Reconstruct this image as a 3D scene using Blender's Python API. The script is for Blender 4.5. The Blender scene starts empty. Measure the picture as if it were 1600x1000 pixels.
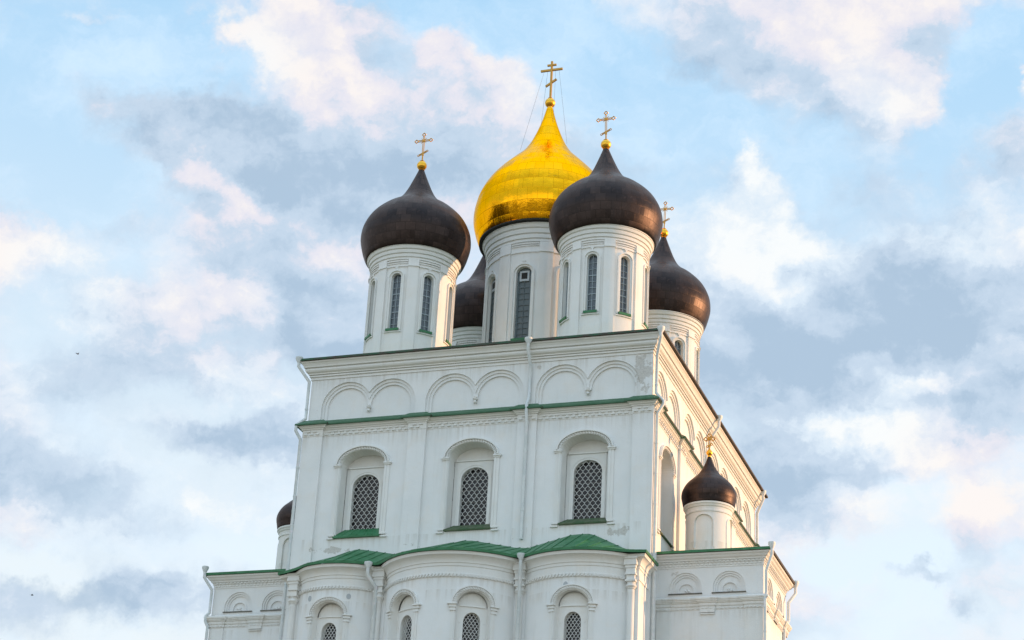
import bpy, math, random
from math import sin, cos, pi, radians, sqrt, acos, atan2
from mathutils import Vector, Matrix
from mathutils.geometry import delaunay_2d_cdt

random.seed(7)
SC = bpy.context.scene
COL = SC.collection

# ------------------------------------------------------------------ camera
cam_d = bpy.data.cameras.new("camera")
cam = bpy.data.objects.new("camera", cam_d)
COL.objects.link(cam)
CAM_R = [[0.948068, 0.314044, 0.050442], [0.085069, -0.403168, 0.911163], [-0.306482, 0.859553, 0.408946]]
CAM_P = [56.7447, -117.5706, 1.7]
r_, u_, f_ = [Vector(v) for v in CAM_R]
m = Matrix((r_, u_, -f_)).transposed().to_4x4()
m.translation = Vector(CAM_P)
cam.matrix_world = m
cam_d.sensor_width = 36.0
cam_d.sensor_fit = 'HORIZONTAL'
cam_d.lens = 69.1345
cam_d.clip_start = 0.5
cam_d.clip_end = 6000
SC.camera = cam

# ------------------------------------------------------------------ light
SUN_EL = 8.0
SUN_DIR = Vector((0.92, 0.39, 0)).normalized() * cos(radians(SUN_EL)) + Vector((0, 0, sin(radians(SUN_EL))))
sun_d = bpy.data.lights.new("sun", 'SUN')
sun_d.energy = 4.8
sun_d.angle = radians(0.5)
sun_d.color = (1.0, 0.56, 0.27)
sun = bpy.data.objects.new("sun", sun_d)
COL.objects.link(sun)
sun.rotation_euler = SUN_DIR.to_track_quat('Z', 'Y').to_euler()
sun.location = (80, 60, 90)

SC.view_settings.view_transform = 'Standard'
SC.view_settings.look = 'None'
SC.view_settings.exposure = 0.18
SC.view_settings.gamma = 1.0
SC.view_settings.use_curve_mapping = False


def srgb(r, g, b):
    def f(c):
        c /= 255.0
        return c / 12.92 if c <= 0.04045 else ((c + 0.055) / 1.055) ** 2.4
    return (f(r), f(g), f(b), 1.0)


class NT:
    """small helper to write node trees"""
    def __init__(s, tree):
        s.t = tree
        s.n = tree.nodes
        s.l = tree.links
        for x in list(s.n):
            s.n.remove(x)

    def new(s, typ, **kw):
        n = s.n.new(typ)
        for k, v in kw.items():
            setattr(n, k, v)
        return n

    def link(s, a, b):
        s.l.new(a, b)

    def put(s, sock, v):
        if isinstance(v, bpy.types.NodeSocket):
            s.l.new(v, sock)
        else:
            sock.default_value = v

    def math(s, op, a, b=None, c=None, clamp=False):
        n = s.n.new('ShaderNodeMath')
        n.operation = op
        n.use_clamp = clamp
        s.put(n.inputs[0], a)
        if b is not None:
            s.put(n.inputs[1], b)
        if c is not None:
            s.put(n.inputs[2], c)
        return n.outputs[0]

    def vmath(s, op, a, b=None):
        n = s.n.new('ShaderNodeVectorMath')
        n.operation = op
        s.put(n.inputs[0], a)
        if b is not None:
            if op == 'SCALE':
                s.put(n.inputs['Scale'], b)
            else:
                s.put(n.inputs[1], b)
        return n.outputs['Value'] if op in ('DOT_PRODUCT', 'LENGTH') else n.outputs[0]

    def dot(s, v, c):
        return s.vmath('DOT_PRODUCT', v, tuple(c))

    def noise(s, vec, scale, detail=6, rough=0.55, dist=0.0, dim='3D'):
        n = s.n.new('ShaderNodeTexNoise')
        n.noise_dimensions = dim
        s.put(n.inputs['Vector'], vec)
        n.inputs['Scale'].default_value = scale
        n.inputs['Detail'].default_value = detail
        n.inputs['Roughness'].default_value = rough
        n.inputs['Distortion'].default_value = dist
        return n

    def smooth(s, x, a, b, lo=0.0, hi=1.0):
        n = s.n.new('ShaderNodeMapRange')
        n.interpolation_type = 'SMOOTHSTEP'
        s.put(n.inputs['Value'], x)
        n.inputs['From Min'].default_value = a
        n.inputs['From Max'].default_value = b
        n.inputs['To Min'].default_value = lo
        n.inputs['To Max'].default_value = hi
        return n.outputs[0]

    def mix(s, fac, a, b, mode='MIX'):
        n = s.n.new('ShaderNodeMix')
        n.data_type = 'RGBA'
        n.blend_type = mode
        s.put(n.inputs[0], fac)
        s.put(n.inputs[6], a)
        s.put(n.inputs[7], b)
        return n.outputs[2]


# ------------------------------------------------------------------ sky
world = bpy.data.worlds.new("World")
SC.world = world
world.use_nodes = True
W = NT(world.node_tree)
STR = 0.1
out = W.new('ShaderNodeOutputWorld')
bg = W.new('ShaderNodeBackground')
bg.inputs['Strength'].default_value = STR
W.link(bg.outputs[0], out.inputs[0])
sky = W.new('ShaderNodeTexSky')
sky.sky_type = 'NISHITA'
sky.sun_disc = False
sky.sun_elevation = radians(SUN_EL)
sky.sun_rotation = atan2(SUN_DIR.x, SUN_DIR.y)
sky.air_density = 1.0
sky.dust_density = 1.0
sky.ozone_density = 1.5
tc = W.new('ShaderNodeTexCoord')
DIR = tc.outputs['Generated']
FPX = cam_d.lens / 36.0 * 1600.0


def sky_dir(px, py):
    """compass direction of a spot in the sky (where the cloud hangs)"""
    return (r_ * ((px - 800) / FPX) + u_ * ((500 - py) / FPX) + f_).normalized()


def blob_sum(N, d, blobs):
    """sum of soft elliptical cloud masses given as (x, y, rx, ry, tilt, amount)"""
    tot = None
    for (px, py, rx, ry, an, amp) in blobs:
        c = sky_dir(px, py)
        e1 = (r_ - c * c.dot(r_)).normalized()
        e2 = c.cross(e1) * -1.0
        if e2.dot(u_) < 0:
            e2 = -e2
        ca, sa = cos(radians(an)), sin(radians(an))
        a1 = (e1 * ca + e2 * sa) * (FPX / rx)
        a2 = (e2 * ca - e1 * sa) * (FPX / ry)
        x = N.dot(d, a1)
        y = N.dot(d, a2)
        q = N.math('MULTIPLY_ADD', x, x, N.math('MULTIPLY', y, y))
        g = N.math('POWER', 0.3679, q)
        tot = N.math('MULTIPLY', g, amp) if tot is None else N.math('MULTIPLY_ADD', g, amp, tot)
    return tot


GREY = [(290, 185, 140, 60, -12, .75), (420, 240, 130, 60, -25, .75), (430, 380, 120, 60, -45, .95), (520, 500, 110, 80, -50, .85), (470, 270, 70, 60, 0, .5),
        (600, 200, 150, 90, -10, .55), (620, 330, 110, 80, 0, .45), (740, 230, 90, 60, 0, .4), (920, 230, 90, 60, 0, .35), (640, 240, 80, 40, 0, .3),
        (1390, 430, 120, 70, 15, 1.0), (1520, 480, 130, 80, 0, 1.05), (1180, 540, 140, 90, 0, .8), (1550, 620, 100, 80, -20, .9), (1300, 560, 110, 60, 0, .55),
        (1270, 735, 110, 55, -10, .8), (1190, 790, 90, 50, 0, .5), (1280, 830, 70, 40, 0, .5), (1330, 740, 70, 40, 0, .35),
        (340, 690, 110, 40, 5, .8), (430, 670, 60, 40, 0, .4), (120, 775, 170, 45, -14, .55), (240, 925, 180, 40, 0, .65), (40, 620, 120, 70, 0, .3),
        (60, 960, 120, 40, 0, .4), (1130, 60, 120, 60, 0, .5), (1570, 240, 70, 70, 0, .65), (1370, 290, 100, 50, 10, .4),
        (1465, 917, 55, 18, 0, .75), (1550, 860, 50, 90, 20, .45), (1530, 960, 30, 22, 0, .5), (1060, 520, 70, 90, 0, .4), (250, 600, 160, 40, 10, .3), (180, 345, 60, 30, -20, .3)]
BRIGHT = [(450, 40, 110, 55, -8, .9), (370, 75, 50, 45, 0, .7), (545, 80, 45, 40, -20, .7), (500, 120, 90, 40, 0, .4), (725, 95, 50, 35, 0, .6), (800, 145, 40, 40, 0, .6),
          (1330, 95, 120, 50, -15, .75), (1400, 140, 70, 55, 0, .75), (1290, 10, 170, 35, 0, .5), (1360, 60, 70, 30, 0, .4), (1180, 330, 100, 75, -35, .72), (1235, 380, 70, 55, -40, .72),
          (1150, 250, 45, 40, 0, .8), (1120, 400, 70, 50, 0, .6), (50, 385, 80, 55, 0, .6), (190, 505, 100, 45, 0, .65), (10, 430, 80, 60, 0, .4),
          (345, 280, 90, 28, -20, .75), (430, 310, 60, 30, 0, .6), (1450, 588, 70, 20, 8, 1.1), (1290, 655, 90, 24, 0, .8), (1420, 690, 110, 60, -20, .95), (1400, 800, 110, 50, 0, .55), (1330, 930, 90, 40, 0, .4), (1340, 540, 40, 20, 20, .6),
          (1595, 110, 26, 26, 0, 1.0), (340, 590, 110, 26, -10, .5), (410, 550, 80, 30, 20, .6), (540, 385, 50, 40, 0, .6), (1570, 790, 50, 60, 60, .55),
          (120, 20, 60, 16, 0, .5), (400, 430, 50, 40, 0, .35), (330, 470, 70, 40, 0, .3), (1530, 545, 30, 14, 0, .7), (60, 800, 110, 26, -12, .35)]
BLUE = [(230, 60, 150, 75, -10, 1.3), (90, 190, 120, 90, 0, 1.0), (150, 300, 90, 45, 0, .7), (30, 80, 120, 80, 0, .7), (715, 40, 90, 40, 0, .8), (960, 100, 130, 100, 0, 1.0), (870, 40, 90, 60, 0, .6),
        (1130, 190, 110, 55, -25, .7), (1540, 90, 75, 90, 0, 1.3), (1470, 230, 60, 60, 0, .8), (1280, 260, 55, 60, 0, .6), (200, 430, 70, 50, 0, .5), (110, 560, 60, 24, 0, .35),
        (1430, 780, 130, 70, 0, 1.2), (1370, 900, 170, 70, 0, 1.2), (350, 830, 170, 50, 0, .7), (50, 880, 120, 30, 0, .5), (390, 640, 90, 24, 0, .5), (300, 730, 100, 26, 0, .4), (460, 560, 40, 40, 0, .3)]

warp_n = W.noise(DIR, 10.0, 6, 0.62)
warp = W.vmath('SCALE', W.vmath('SUBTRACT', warp_n.outputs['Color'], (0.5, 0.5, 0.5)), 0.085)
warp2_n = W.noise(DIR, 45.0, 6, 0.65)
warp2 = W.vmath('SCALE', W.vmath('SUBTRACT', warp2_n.outputs['Color'], (0.5, 0.5, 0.5)), 0.030)
WD = W.vmath('ADD', W.vmath('ADD', DIR, warp), warp2)
flat = W.vmath('MULTIPLY', W.vmath('ADD', DIR, W.vmath('SCALE', warp2, 0.6)), (1.0, 1.0, 1.5))
fb1 = W.noise(flat, 9.0, 12, 0.61).outputs[0]
fb2 = W.noise(W.vmath('ADD', flat, (3.1, 1.7, 0.4)), 7.0, 12, 0.58).outputs[0]
# the same cloud field a step towards the sun and upwards: the difference shades the billows
fb1s = W.noise(W.vmath('ADD', flat, tuple(SUN_DIR * 0.008 + u_ * 0.016)), 9.0, 12, 0.61).outputs[0]

gsum = blob_sum(W, WD, GREY)
bsum = blob_sum(W, WD, BRIGHT)
lsum = blob_sum(W, WD, BLUE)
front = W.smooth(W.dot(DIR, f_), 0.55, 0.80)                  # outside the pictured quarter of the sky: plain broken cloud
gsum = W.math('MULTIPLY', gsum, front)
bsum = W.math('MULTIPLY', bsum, front)
lsum = W.math('MULTIPLY', lsum, front)
dens = W.math('ADD', W.math('MULTIPLY_ADD', gsum, 0.75, 0.34), W.math('MULTIPLY_ADD', bsum, 0.9, W.math('MULTIPLY', lsum, -0.62)))
dens = W.math('MULTIPLY_ADD', W.math('SUBTRACT', fb1, 0.5), 2.0, dens)
cov = W.smooth(dens, 0.02, 0.70)
grad = W.math('MULTIPLY', W.math('SUBTRACT', fb1, fb1s), 3.4)
light = W.math('ADD', W.math('MULTIPLY_ADD', bsum, 0.52, 0.54), W.math('MULTIPLY_ADD', gsum, -0.52, grad))
light = W.math('MULTIPLY_ADD', W.math('SUBTRACT', fb2, 0.5), 1.3, light)

elev = W.new('ShaderNodeSeparateXYZ')
W.link(DIR, elev.inputs[0])
EZ = elev.outputs[2]
K = 1.0 / STR


def csrgb(r, g, b, k=1.0):
    c = srgb(r, g, b)
    return (c[0] * K * k, c[1] * K * k, c[2] * K * k, 1.0)


veil = W.mix(W.smooth(EZ, 0.24, 0.58), csrgb(239, 248, 253), csrgb(178, 220, 252))
base = W.mix(0.85, sky.outputs[0], veil)
cirrus = W.noise(W.vmath('MULTIPLY', W.vmath('ADD', DIR, warp), (1.0, 1.0, 2.2)), 7.0, 8, 0.62).outputs[0]
base = W.mix(W.math('MULTIPLY', W.smooth(cirrus, 0.40, 0.66), 0.6), base, csrgb(218, 236, 251))
t1 = W.smooth(light, -0.10, 0.35)
t2 = W.smooth(light, 0.30, 0.70)
t3 = W.smooth(light, 0.62, 1.10)
ccol = W.mix(t1, csrgb(164, 186, 208), csrgb(188, 205, 223))
pink = W.smooth(W.noise(DIR, 5.0, 3, 0.5).outputs[0], 0.42, 0.62)
ccol = W.mix(t2, ccol, W.mix(pink, csrgb(212, 225, 237), csrgb(223, 220, 229)))
ccol = W.mix(t3, ccol, W.mix(pink, csrgb(239, 241, 241), csrgb(242, 234, 230)))
c2 = W.mix(W.math('MULTIPLY', cov, 0.93), base, ccol)
# unseen sky behind the photographer: gain added to fill the shaded front and dome
back = W.smooth(W.dot(DIR, (0.1, -1.0, 0.0)), -0.1, 0.7)
low = W.smooth(EZ, 0.10, 0.62, 1.0, 0.0)
gain = W.mix(back, (1.0, 1.0, 1.0, 1), W.mix(low, (.85, .97, 1.06, 1), (1.80, 1.74, 1.60, 1)))
c3 = W.vmath('MULTIPLY', c2, gain)
c3 = W.vmath('SCALE', c3, W.math('MULTIPLY_ADD', W.smooth(EZ, 0.60, 0.92), 0.85, 1.0))  # overhead sky out of view is boosted too, for added top light
W.link(c3, bg.inputs['Color'])
world.cycles.sampling_method = 'MANUAL'
world.cycles.sample_map_resolution = 512


# ------------------------------------------------------------------ materials
def mat(name):
    mm = bpy.data.materials.new(name)
    mm.use_nodes = True
    N = NT(mm.node_tree)
    o = N.new('ShaderNodeOutputMaterial')
    b = N.new('ShaderNodeBsdfPrincipled')
    N.link(b.outputs[0], o.inputs[0])
    t = N.new('ShaderNodeTexCoord')
    return mm, N, b, t


def bump(N, b, h, strength, dist):
    n = N.new('ShaderNodeBump')
    n.inputs['Strength'].default_value = strength
    n.inputs['Distance'].default_value = dist
    N.put(n.inputs['Height'], h)
    N.link(n.outputs[0], b.inputs['Normal'])


def make_plaster(name, base, patches=()):
    mm, N, b, t = mat(name)
    P = t.outputs['Object']
    big = N.noise(P, 0.35, 5, 0.6).outputs[0]
    mid = N.noise(P, 2.2, 6, 0.65).outputs[0]
    fine = N.noise(P, 14.0, 4, 0.6).outputs[0]
    c = N.mix(N.smooth(big, 0.35, 0.7), (base[0], base[1], base[2], 1), (base[0] * .93, base[1] * .945, base[2] * .95, 1))
    # rain streaks: noise stretched along the vertical
    warmst = N.noise(P, .8, 6, .62).outputs[0]
    c = N.mix(N.smooth(warmst, .46, .72, 0, .5), c, (base[0] * .97, base[1] * .92, base[2] * .86, 1))
    st = N.noise(N.vmath('MULTIPLY', P, (2.6, 2.6, 0.16)), 1.0, 5, 0.6).outputs[0]
    c = N.mix(N.smooth(st, 0.52, 0.78, 0, 0.28), c, (.55, .53, .49, 1))
    c = N.mix(N.smooth(mid, 0.62, 0.80, 0, 0.22), c, (.60, .56, .50, 1))
    spz = N.new('ShaderNodeSeparateXYZ')
    N.link(P, spz.inputs[0])
    Z = spz.outputs[2]
    drip = N.smooth(N.noise(N.vmath('MULTIPLY', P, (3.4, 3.4, .10)), 1.0, 4, .6).outputs[0], .44, .66)
    for zt, ln in ((49.95, 1.5), (54.3, 1.3), (42.35, 1.2), (37.7, 1.0), (36.9, 1.0)):
        f = N.math('MULTIPLY', N.smooth(Z, zt - ln, zt), N.math('LESS_THAN', Z, zt))
        c = N.mix(N.math('MULTIPLY', N.math('MULTIPLY', f, drip), .42), c, (.50, .47, .42, 1))
    spots = N.noise(P, 5.0, 3, 0.7).outputs[0]
    c = N.mix(N.smooth(spots, 0.735, 0.76, 0, 0.35), c, (.40, .38, .35, 1))
    h = N.math('MULTIPLY_ADD', fine, 0.4, N.math('MULTIPLY', mid, 1.0))
    for (cx, cy, cz, sx, sy, sz, col, thr) in patches:
        d = N.vmath('MULTIPLY', N.vmath('SUBTRACT', P, (cx, cy, cz)), (1 / sx, 1 / sy, 1 / sz))
        L = N.vmath('LENGTH', d)
        f = N.math('MULTIPLY_ADD', N.math('SUBTRACT', N.noise(P, 1.6, 7, 0.68).outputs[0], 0.5), 3.6, N.math('SUBTRACT', 1.0, L))
        msk = N.smooth(f, thr, thr + 0.16)
        rub = N.mix(N.smooth(N.noise(P, 9.0, 5, 0.7).outputs[0], 0.4, 0.62), col, (col[0] * .62, col[1] * .6, col[2] * .58, 1))
        c = N.mix(N.math('MULTIPLY', msk, 0.6), c, rub)
        h = N.math('SUBTRACT', h, N.math('MULTIPLY', msk, 0.8))
    N.link(c, b.inputs['Base Color'])
    b.inputs['Roughness'].default_value = 0.88
    b.inputs['Specular IOR Level'].default_value = 0.25
    bump(N, b, h, 0.22, 0.06)
    return mm


GREYP = (.50, .47, .42, 1)
PINKP = (.52, .42, .37, 1)
M_wall = make_plaster("white_plaster", (.755, .755, .745),
                      [(24.35, 0, 53.0, .75, 2, 1.7, GREYP, .25), (2.6, 0, 41.55, 1.9, 2, .42, GREYP, .55), (22.9, 0, 41.8, 1.25, 2, .45, GREYP, .35),
                       (8.4, 0, 41.6, 1.1, 2, .3, GREYP, .6), (16.5, 0, 41.6, 2.0, 2, .3, PINKP, .9), (26.0, 2.2, 39.6, 1.4, 2, .8, GREYP, .95),
                       (17.0, 0, 53.9, .5, 2, .3, GREYP, .5), (0.6, 0, 52.0, .6, 2, 1.2, GREYP, .95)])
M_trim = make_plaster("white_moulding", (.745, .738, .715))
M_drum = make_plaster("drum_plaster", (.765, .75, .725))


def make_metal_paint(name, col, col2, rough=0.45):
    mm, N, b, t = mat(name)
    P = t.outputs['Object']
    n1 = N.noise(P, 1.3, 5, 0.6).outputs[0]
    n2 = N.noise(P, 6.0, 4, 0.65).outputs[0]
    c = N.mix(N.smooth(n1, .35, .68), col, col2)
    c = N.mix(N.smooth(n2, .60, .76, 0, .6), c, (col[0] * .45, col[1] * .45, col[2] * .45, 1))
    fd = N.noise(N.vmath('MULTIPLY', P, (1.5, .5, 1.5)), 1.4, 5, .65).outputs[0]
    c = N.mix(N.smooth(fd, .54, .72, 0, .45), c, (col2[0] * 1.3 + .03, col2[1] * 1.05 + .02, col2[2] * 1.2 + .02, 1))
    N.link(c, b.inputs['Base Color'])
    b.inputs['Roughness'].default_value = rough
    bump(N, b, n1, .25, .08)
    return mm


M_green = make_metal_paint("green_sheet_roof", (.008, .115, .033, 1), (.030, .165, .065, 1), .5)
M_greendark = make_metal_paint("weathered_green_sheet", (.014, .095, .035, 1), (.035, .12, .055, 1), .5)
M_moss = make_metal_paint("mossy_sill", (.035, .085, .030, 1), (.085, .105, .055, 1), .8)
M_rust_shade = make_metal_paint("dark_eave_edge", (.035, .03, .022, 1), (.07, .045, .03, 1), .7)
M_edge = make_metal_paint("flaking_green_eave", (.012, .075, .030, 1), (.045, .032, .022, 1), .6)
M_pipe = make_metal_paint("galvanised_pipe", (.56, .60, .60, 1), (.66, .68, .67, 1), .5)
M_slab = make_metal_paint("dark_stone_slab", (.10, .10, .085, 1), (.17, .15, .12, 1), .85)


def make_dome(name, c1, c2, metallic, rough, gold=False):
    mm, N, b, t = mat(name)
    UV = t.outputs['UV']
    br = N.new('ShaderNodeTexBrick')
    N.link(UV, br.inputs['Vector'])
    br.offset = 0.5
    br.inputs['Scale'].default_value = 1.0
    br.inputs['Brick Width'].default_value = 1.0
    br.inputs['Row Height'].default_value = 1.0
    br.inputs['Mortar Size'].default_value = 0.02 if not gold else 0.018
    br.inputs['Mortar Smooth'].default_value = 0.5
    br.inputs['Bias'].default_value = 0.0
    br.inputs['Color1'].default_value = (0, 0, 0, 1)
    br.inputs['Color2'].default_value = (1, 1, 1, 1)
    br.inputs['Mortar'].default_value = (.5, .5, .5, 1)
    sep = N.new('ShaderNodeSeparateColor')
    N.link(br.outputs['Color'], sep.inputs[0])
    rnd = sep.outputs[0]
    P = t.outputs['Object']
    n1 = N.noise(P, .9, 5, .6).outputs[0]
    n2 = N.noise(P, 3.0, 5, .65).outputs[0]
    c = N.mix(N.math('MULTIPLY_ADD', rnd, .6, N.math('MULTIPLY', n1, .4)), c1, c2)
    dark = (c1[0] * .3, c1[1] * .28, c1[2] * .25, 1)
    if gold:
        sc = N.smooth(N.noise(N.vmath('MULTIPLY', P, (1, 1, 2.6)), 1.1, 5, .65).outputs[0], .60, .74, 0, .55)
        c = N.mix(sc, c, (.45, .22, .03, 1))
    else:
        c = N.mix(N.smooth(n2, .52, .75, 0, .6), c, (c2[0] * 1.25, c2[1] * 1.2, c2[2] * 1.2, 1))
    c = N.mix(N.math('MULTIPLY', br.outputs['Fac'], .75 if not gold else .6), c, dark)
    N.link(c, b.inputs['Base Color'])
    b.inputs['Metallic'].default_value = metallic
    b.inputs['Specular Tint'].default_value = (1.0, .80, .40, 1) if gold else (.9, .8, .75, 1)
    r = N.math('MULTIPLY_ADD', rnd, .10, rough)
    r = N.math('MULTIPLY_ADD', n2, .12, r)
    N.link(r, b.inputs['Roughness'])
    h = N.math('MULTIPLY_ADD', br.outputs['Fac'], -.25, N.math('MULTIPLY', n1, 1.2 if gold else .8))
    h = N.math('MULTIPLY_ADD', N.noise(UV, 1.0, 3, .6).outputs[0], .5 if gold else .2, h)
    sp = N.new('ShaderNodeSeparateXYZ')
    N.link(UV, sp.inputs[0])
    row = N.math('FLOOR', sp.outputs[1])
    colu = N.math('FLOOR', N.math('ADD', sp.outputs[0], N.math('MULTIPLY', N.math('MODULO', row, 2.0), .5)))
    cmb = N.new('ShaderNodeCombineXYZ')
    N.link(colu, cmb.inputs[0])
    N.link(row, cmb.inputs[1])
    wn = N.new('ShaderNodeTexWhiteNoise')
    wn.noise_dimensions = '2D'
    N.link(cmb.outputs[0], wn.inputs['Vector'])
    wr = N.new('ShaderNodeTexWhiteNoise')
    wr.noise_dimensions = '1D'
    N.link(row, wr.inputs['W'])
    geo = N.new('ShaderNodeNewGeometry')
    tl = N.vmath('SCALE', N.vmath('SUBTRACT', wn.outputs['Color'], (.5, .5, .5)), .12 if gold else .09)
    rz = N.new('ShaderNodeCombineXYZ')
    N.link(N.math('MULTIPLY', N.math('SUBTRACT', wr.outputs['Value'], .5), .22 if gold else .06), rz.inputs[2])
    nrm = N.vmath('NORMALIZE', N.vmath('ADD', N.vmath('ADD', geo.outputs['Normal'], tl), rz.outputs[0]))
    bump(N, b, h, .35 if gold else .25, .12)
    bn = b.inputs['Normal'].links[0].from_node
    N.link(nrm, bn.inputs['Normal'])
    return mm


M_copper = make_dome("dark_copper_sheet", (.016, .013, .014, 1), (.062, .042, .037, 1), .72, .33)
M_gold = make_dome("gilded_sheet", (1.0, .40, .004, 1), (1.0, .47, .010, 1), 1.0, .12, True)


def simple(name, col, rough=.5, metallic=0.0, spec=.5, var=.15):
    mm, N, b, t = mat(name)
    n1 = N.noise(t.outputs['Object'], 4.0, 4, .6).outputs[0]
    c = N.mix(n1, tuple(x * (1 - var) for x in col[:3]) + (1,), tuple(min(1, x * (1 + var)) for x in col[:3]) + (1,))
    N.link(c, b.inputs['Base Color'])
    b.inputs['Roughness'].default_value = rough
    b.inputs['Metallic'].default_value = metallic
    b.inputs['Specular IOR Level'].default_value = spec
    return mm


M_goldplain = simple("gilded_metal", (.85, .46, .05), .36, 1.0)
M_crossgold = simple("worn_gilding", (.52, .27, .06), .40, .9)
M_glass = simple("dark_window_glass", (.010, .009, .012), .12, 0.0, .35, .5)
M_slate = simple("grey_window_glass", (.060, .078, .095), .15, 0.0, .7, .35)
M_grille = simple("white_painted_iron", (.62, .62, .60), .5)
M_muntin = simple("grey_window_bars", (.30, .35, .38), .6)
M_shutter = simple("grey_wooden_shutter", (.10, .125, .135), .6)
M_wire = simple("dark_wire", (.10, .09, .08), .5)
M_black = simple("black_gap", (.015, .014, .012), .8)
M_hatch = simple("grey_hatch_frame", (.42, .45, .47), .6)
M_disc = simple("grey_patch_plaster", (.40, .42, .43), .9)
M_bird = simple("dark_feathers", (.03, .028, .03), .7)


# ------------------------------------------------------------------ mesh builder
class Flat:
    """wall plane in plan: u along the wall, d outward"""
    def __init__(s, o, u, n):
        s.o, s.u, s.n = o, u, n

    def __call__(s, u, z, d=0.0):
        return (s.o[0] + s.u[0] * u + s.n[0] * d, s.o[1] + s.u[1] * u + s.n[1] * d, z)
    step = None


class Arc:
    """curved wall: u is arc length measured from the angle a0, seen from outside left to right"""
    def __init__(s, c, r, a0=-pi / 2, step=0.35):
        s.c, s.r, s.a0, s.step = c, r, a0, step

    def __call__(s, u, z, d=0.0):
        a = s.a0 + u / s.r
        return (s.c[0] + (s.r + d) * cos(a), s.c[1] + (s.r + d) * sin(a), z)


def inside(p, poly):
    x, y = p
    c = False
    j = len(poly) - 1
    for i in range(len(poly)):
        xi, yi = poly[i]
        xj, yj = poly[j]
        if (yi > y) != (yj > y) and x < (xj - xi) * (y - yi) / (yj - yi) + xi:
            c = not c
        j = i
    return c


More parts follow.
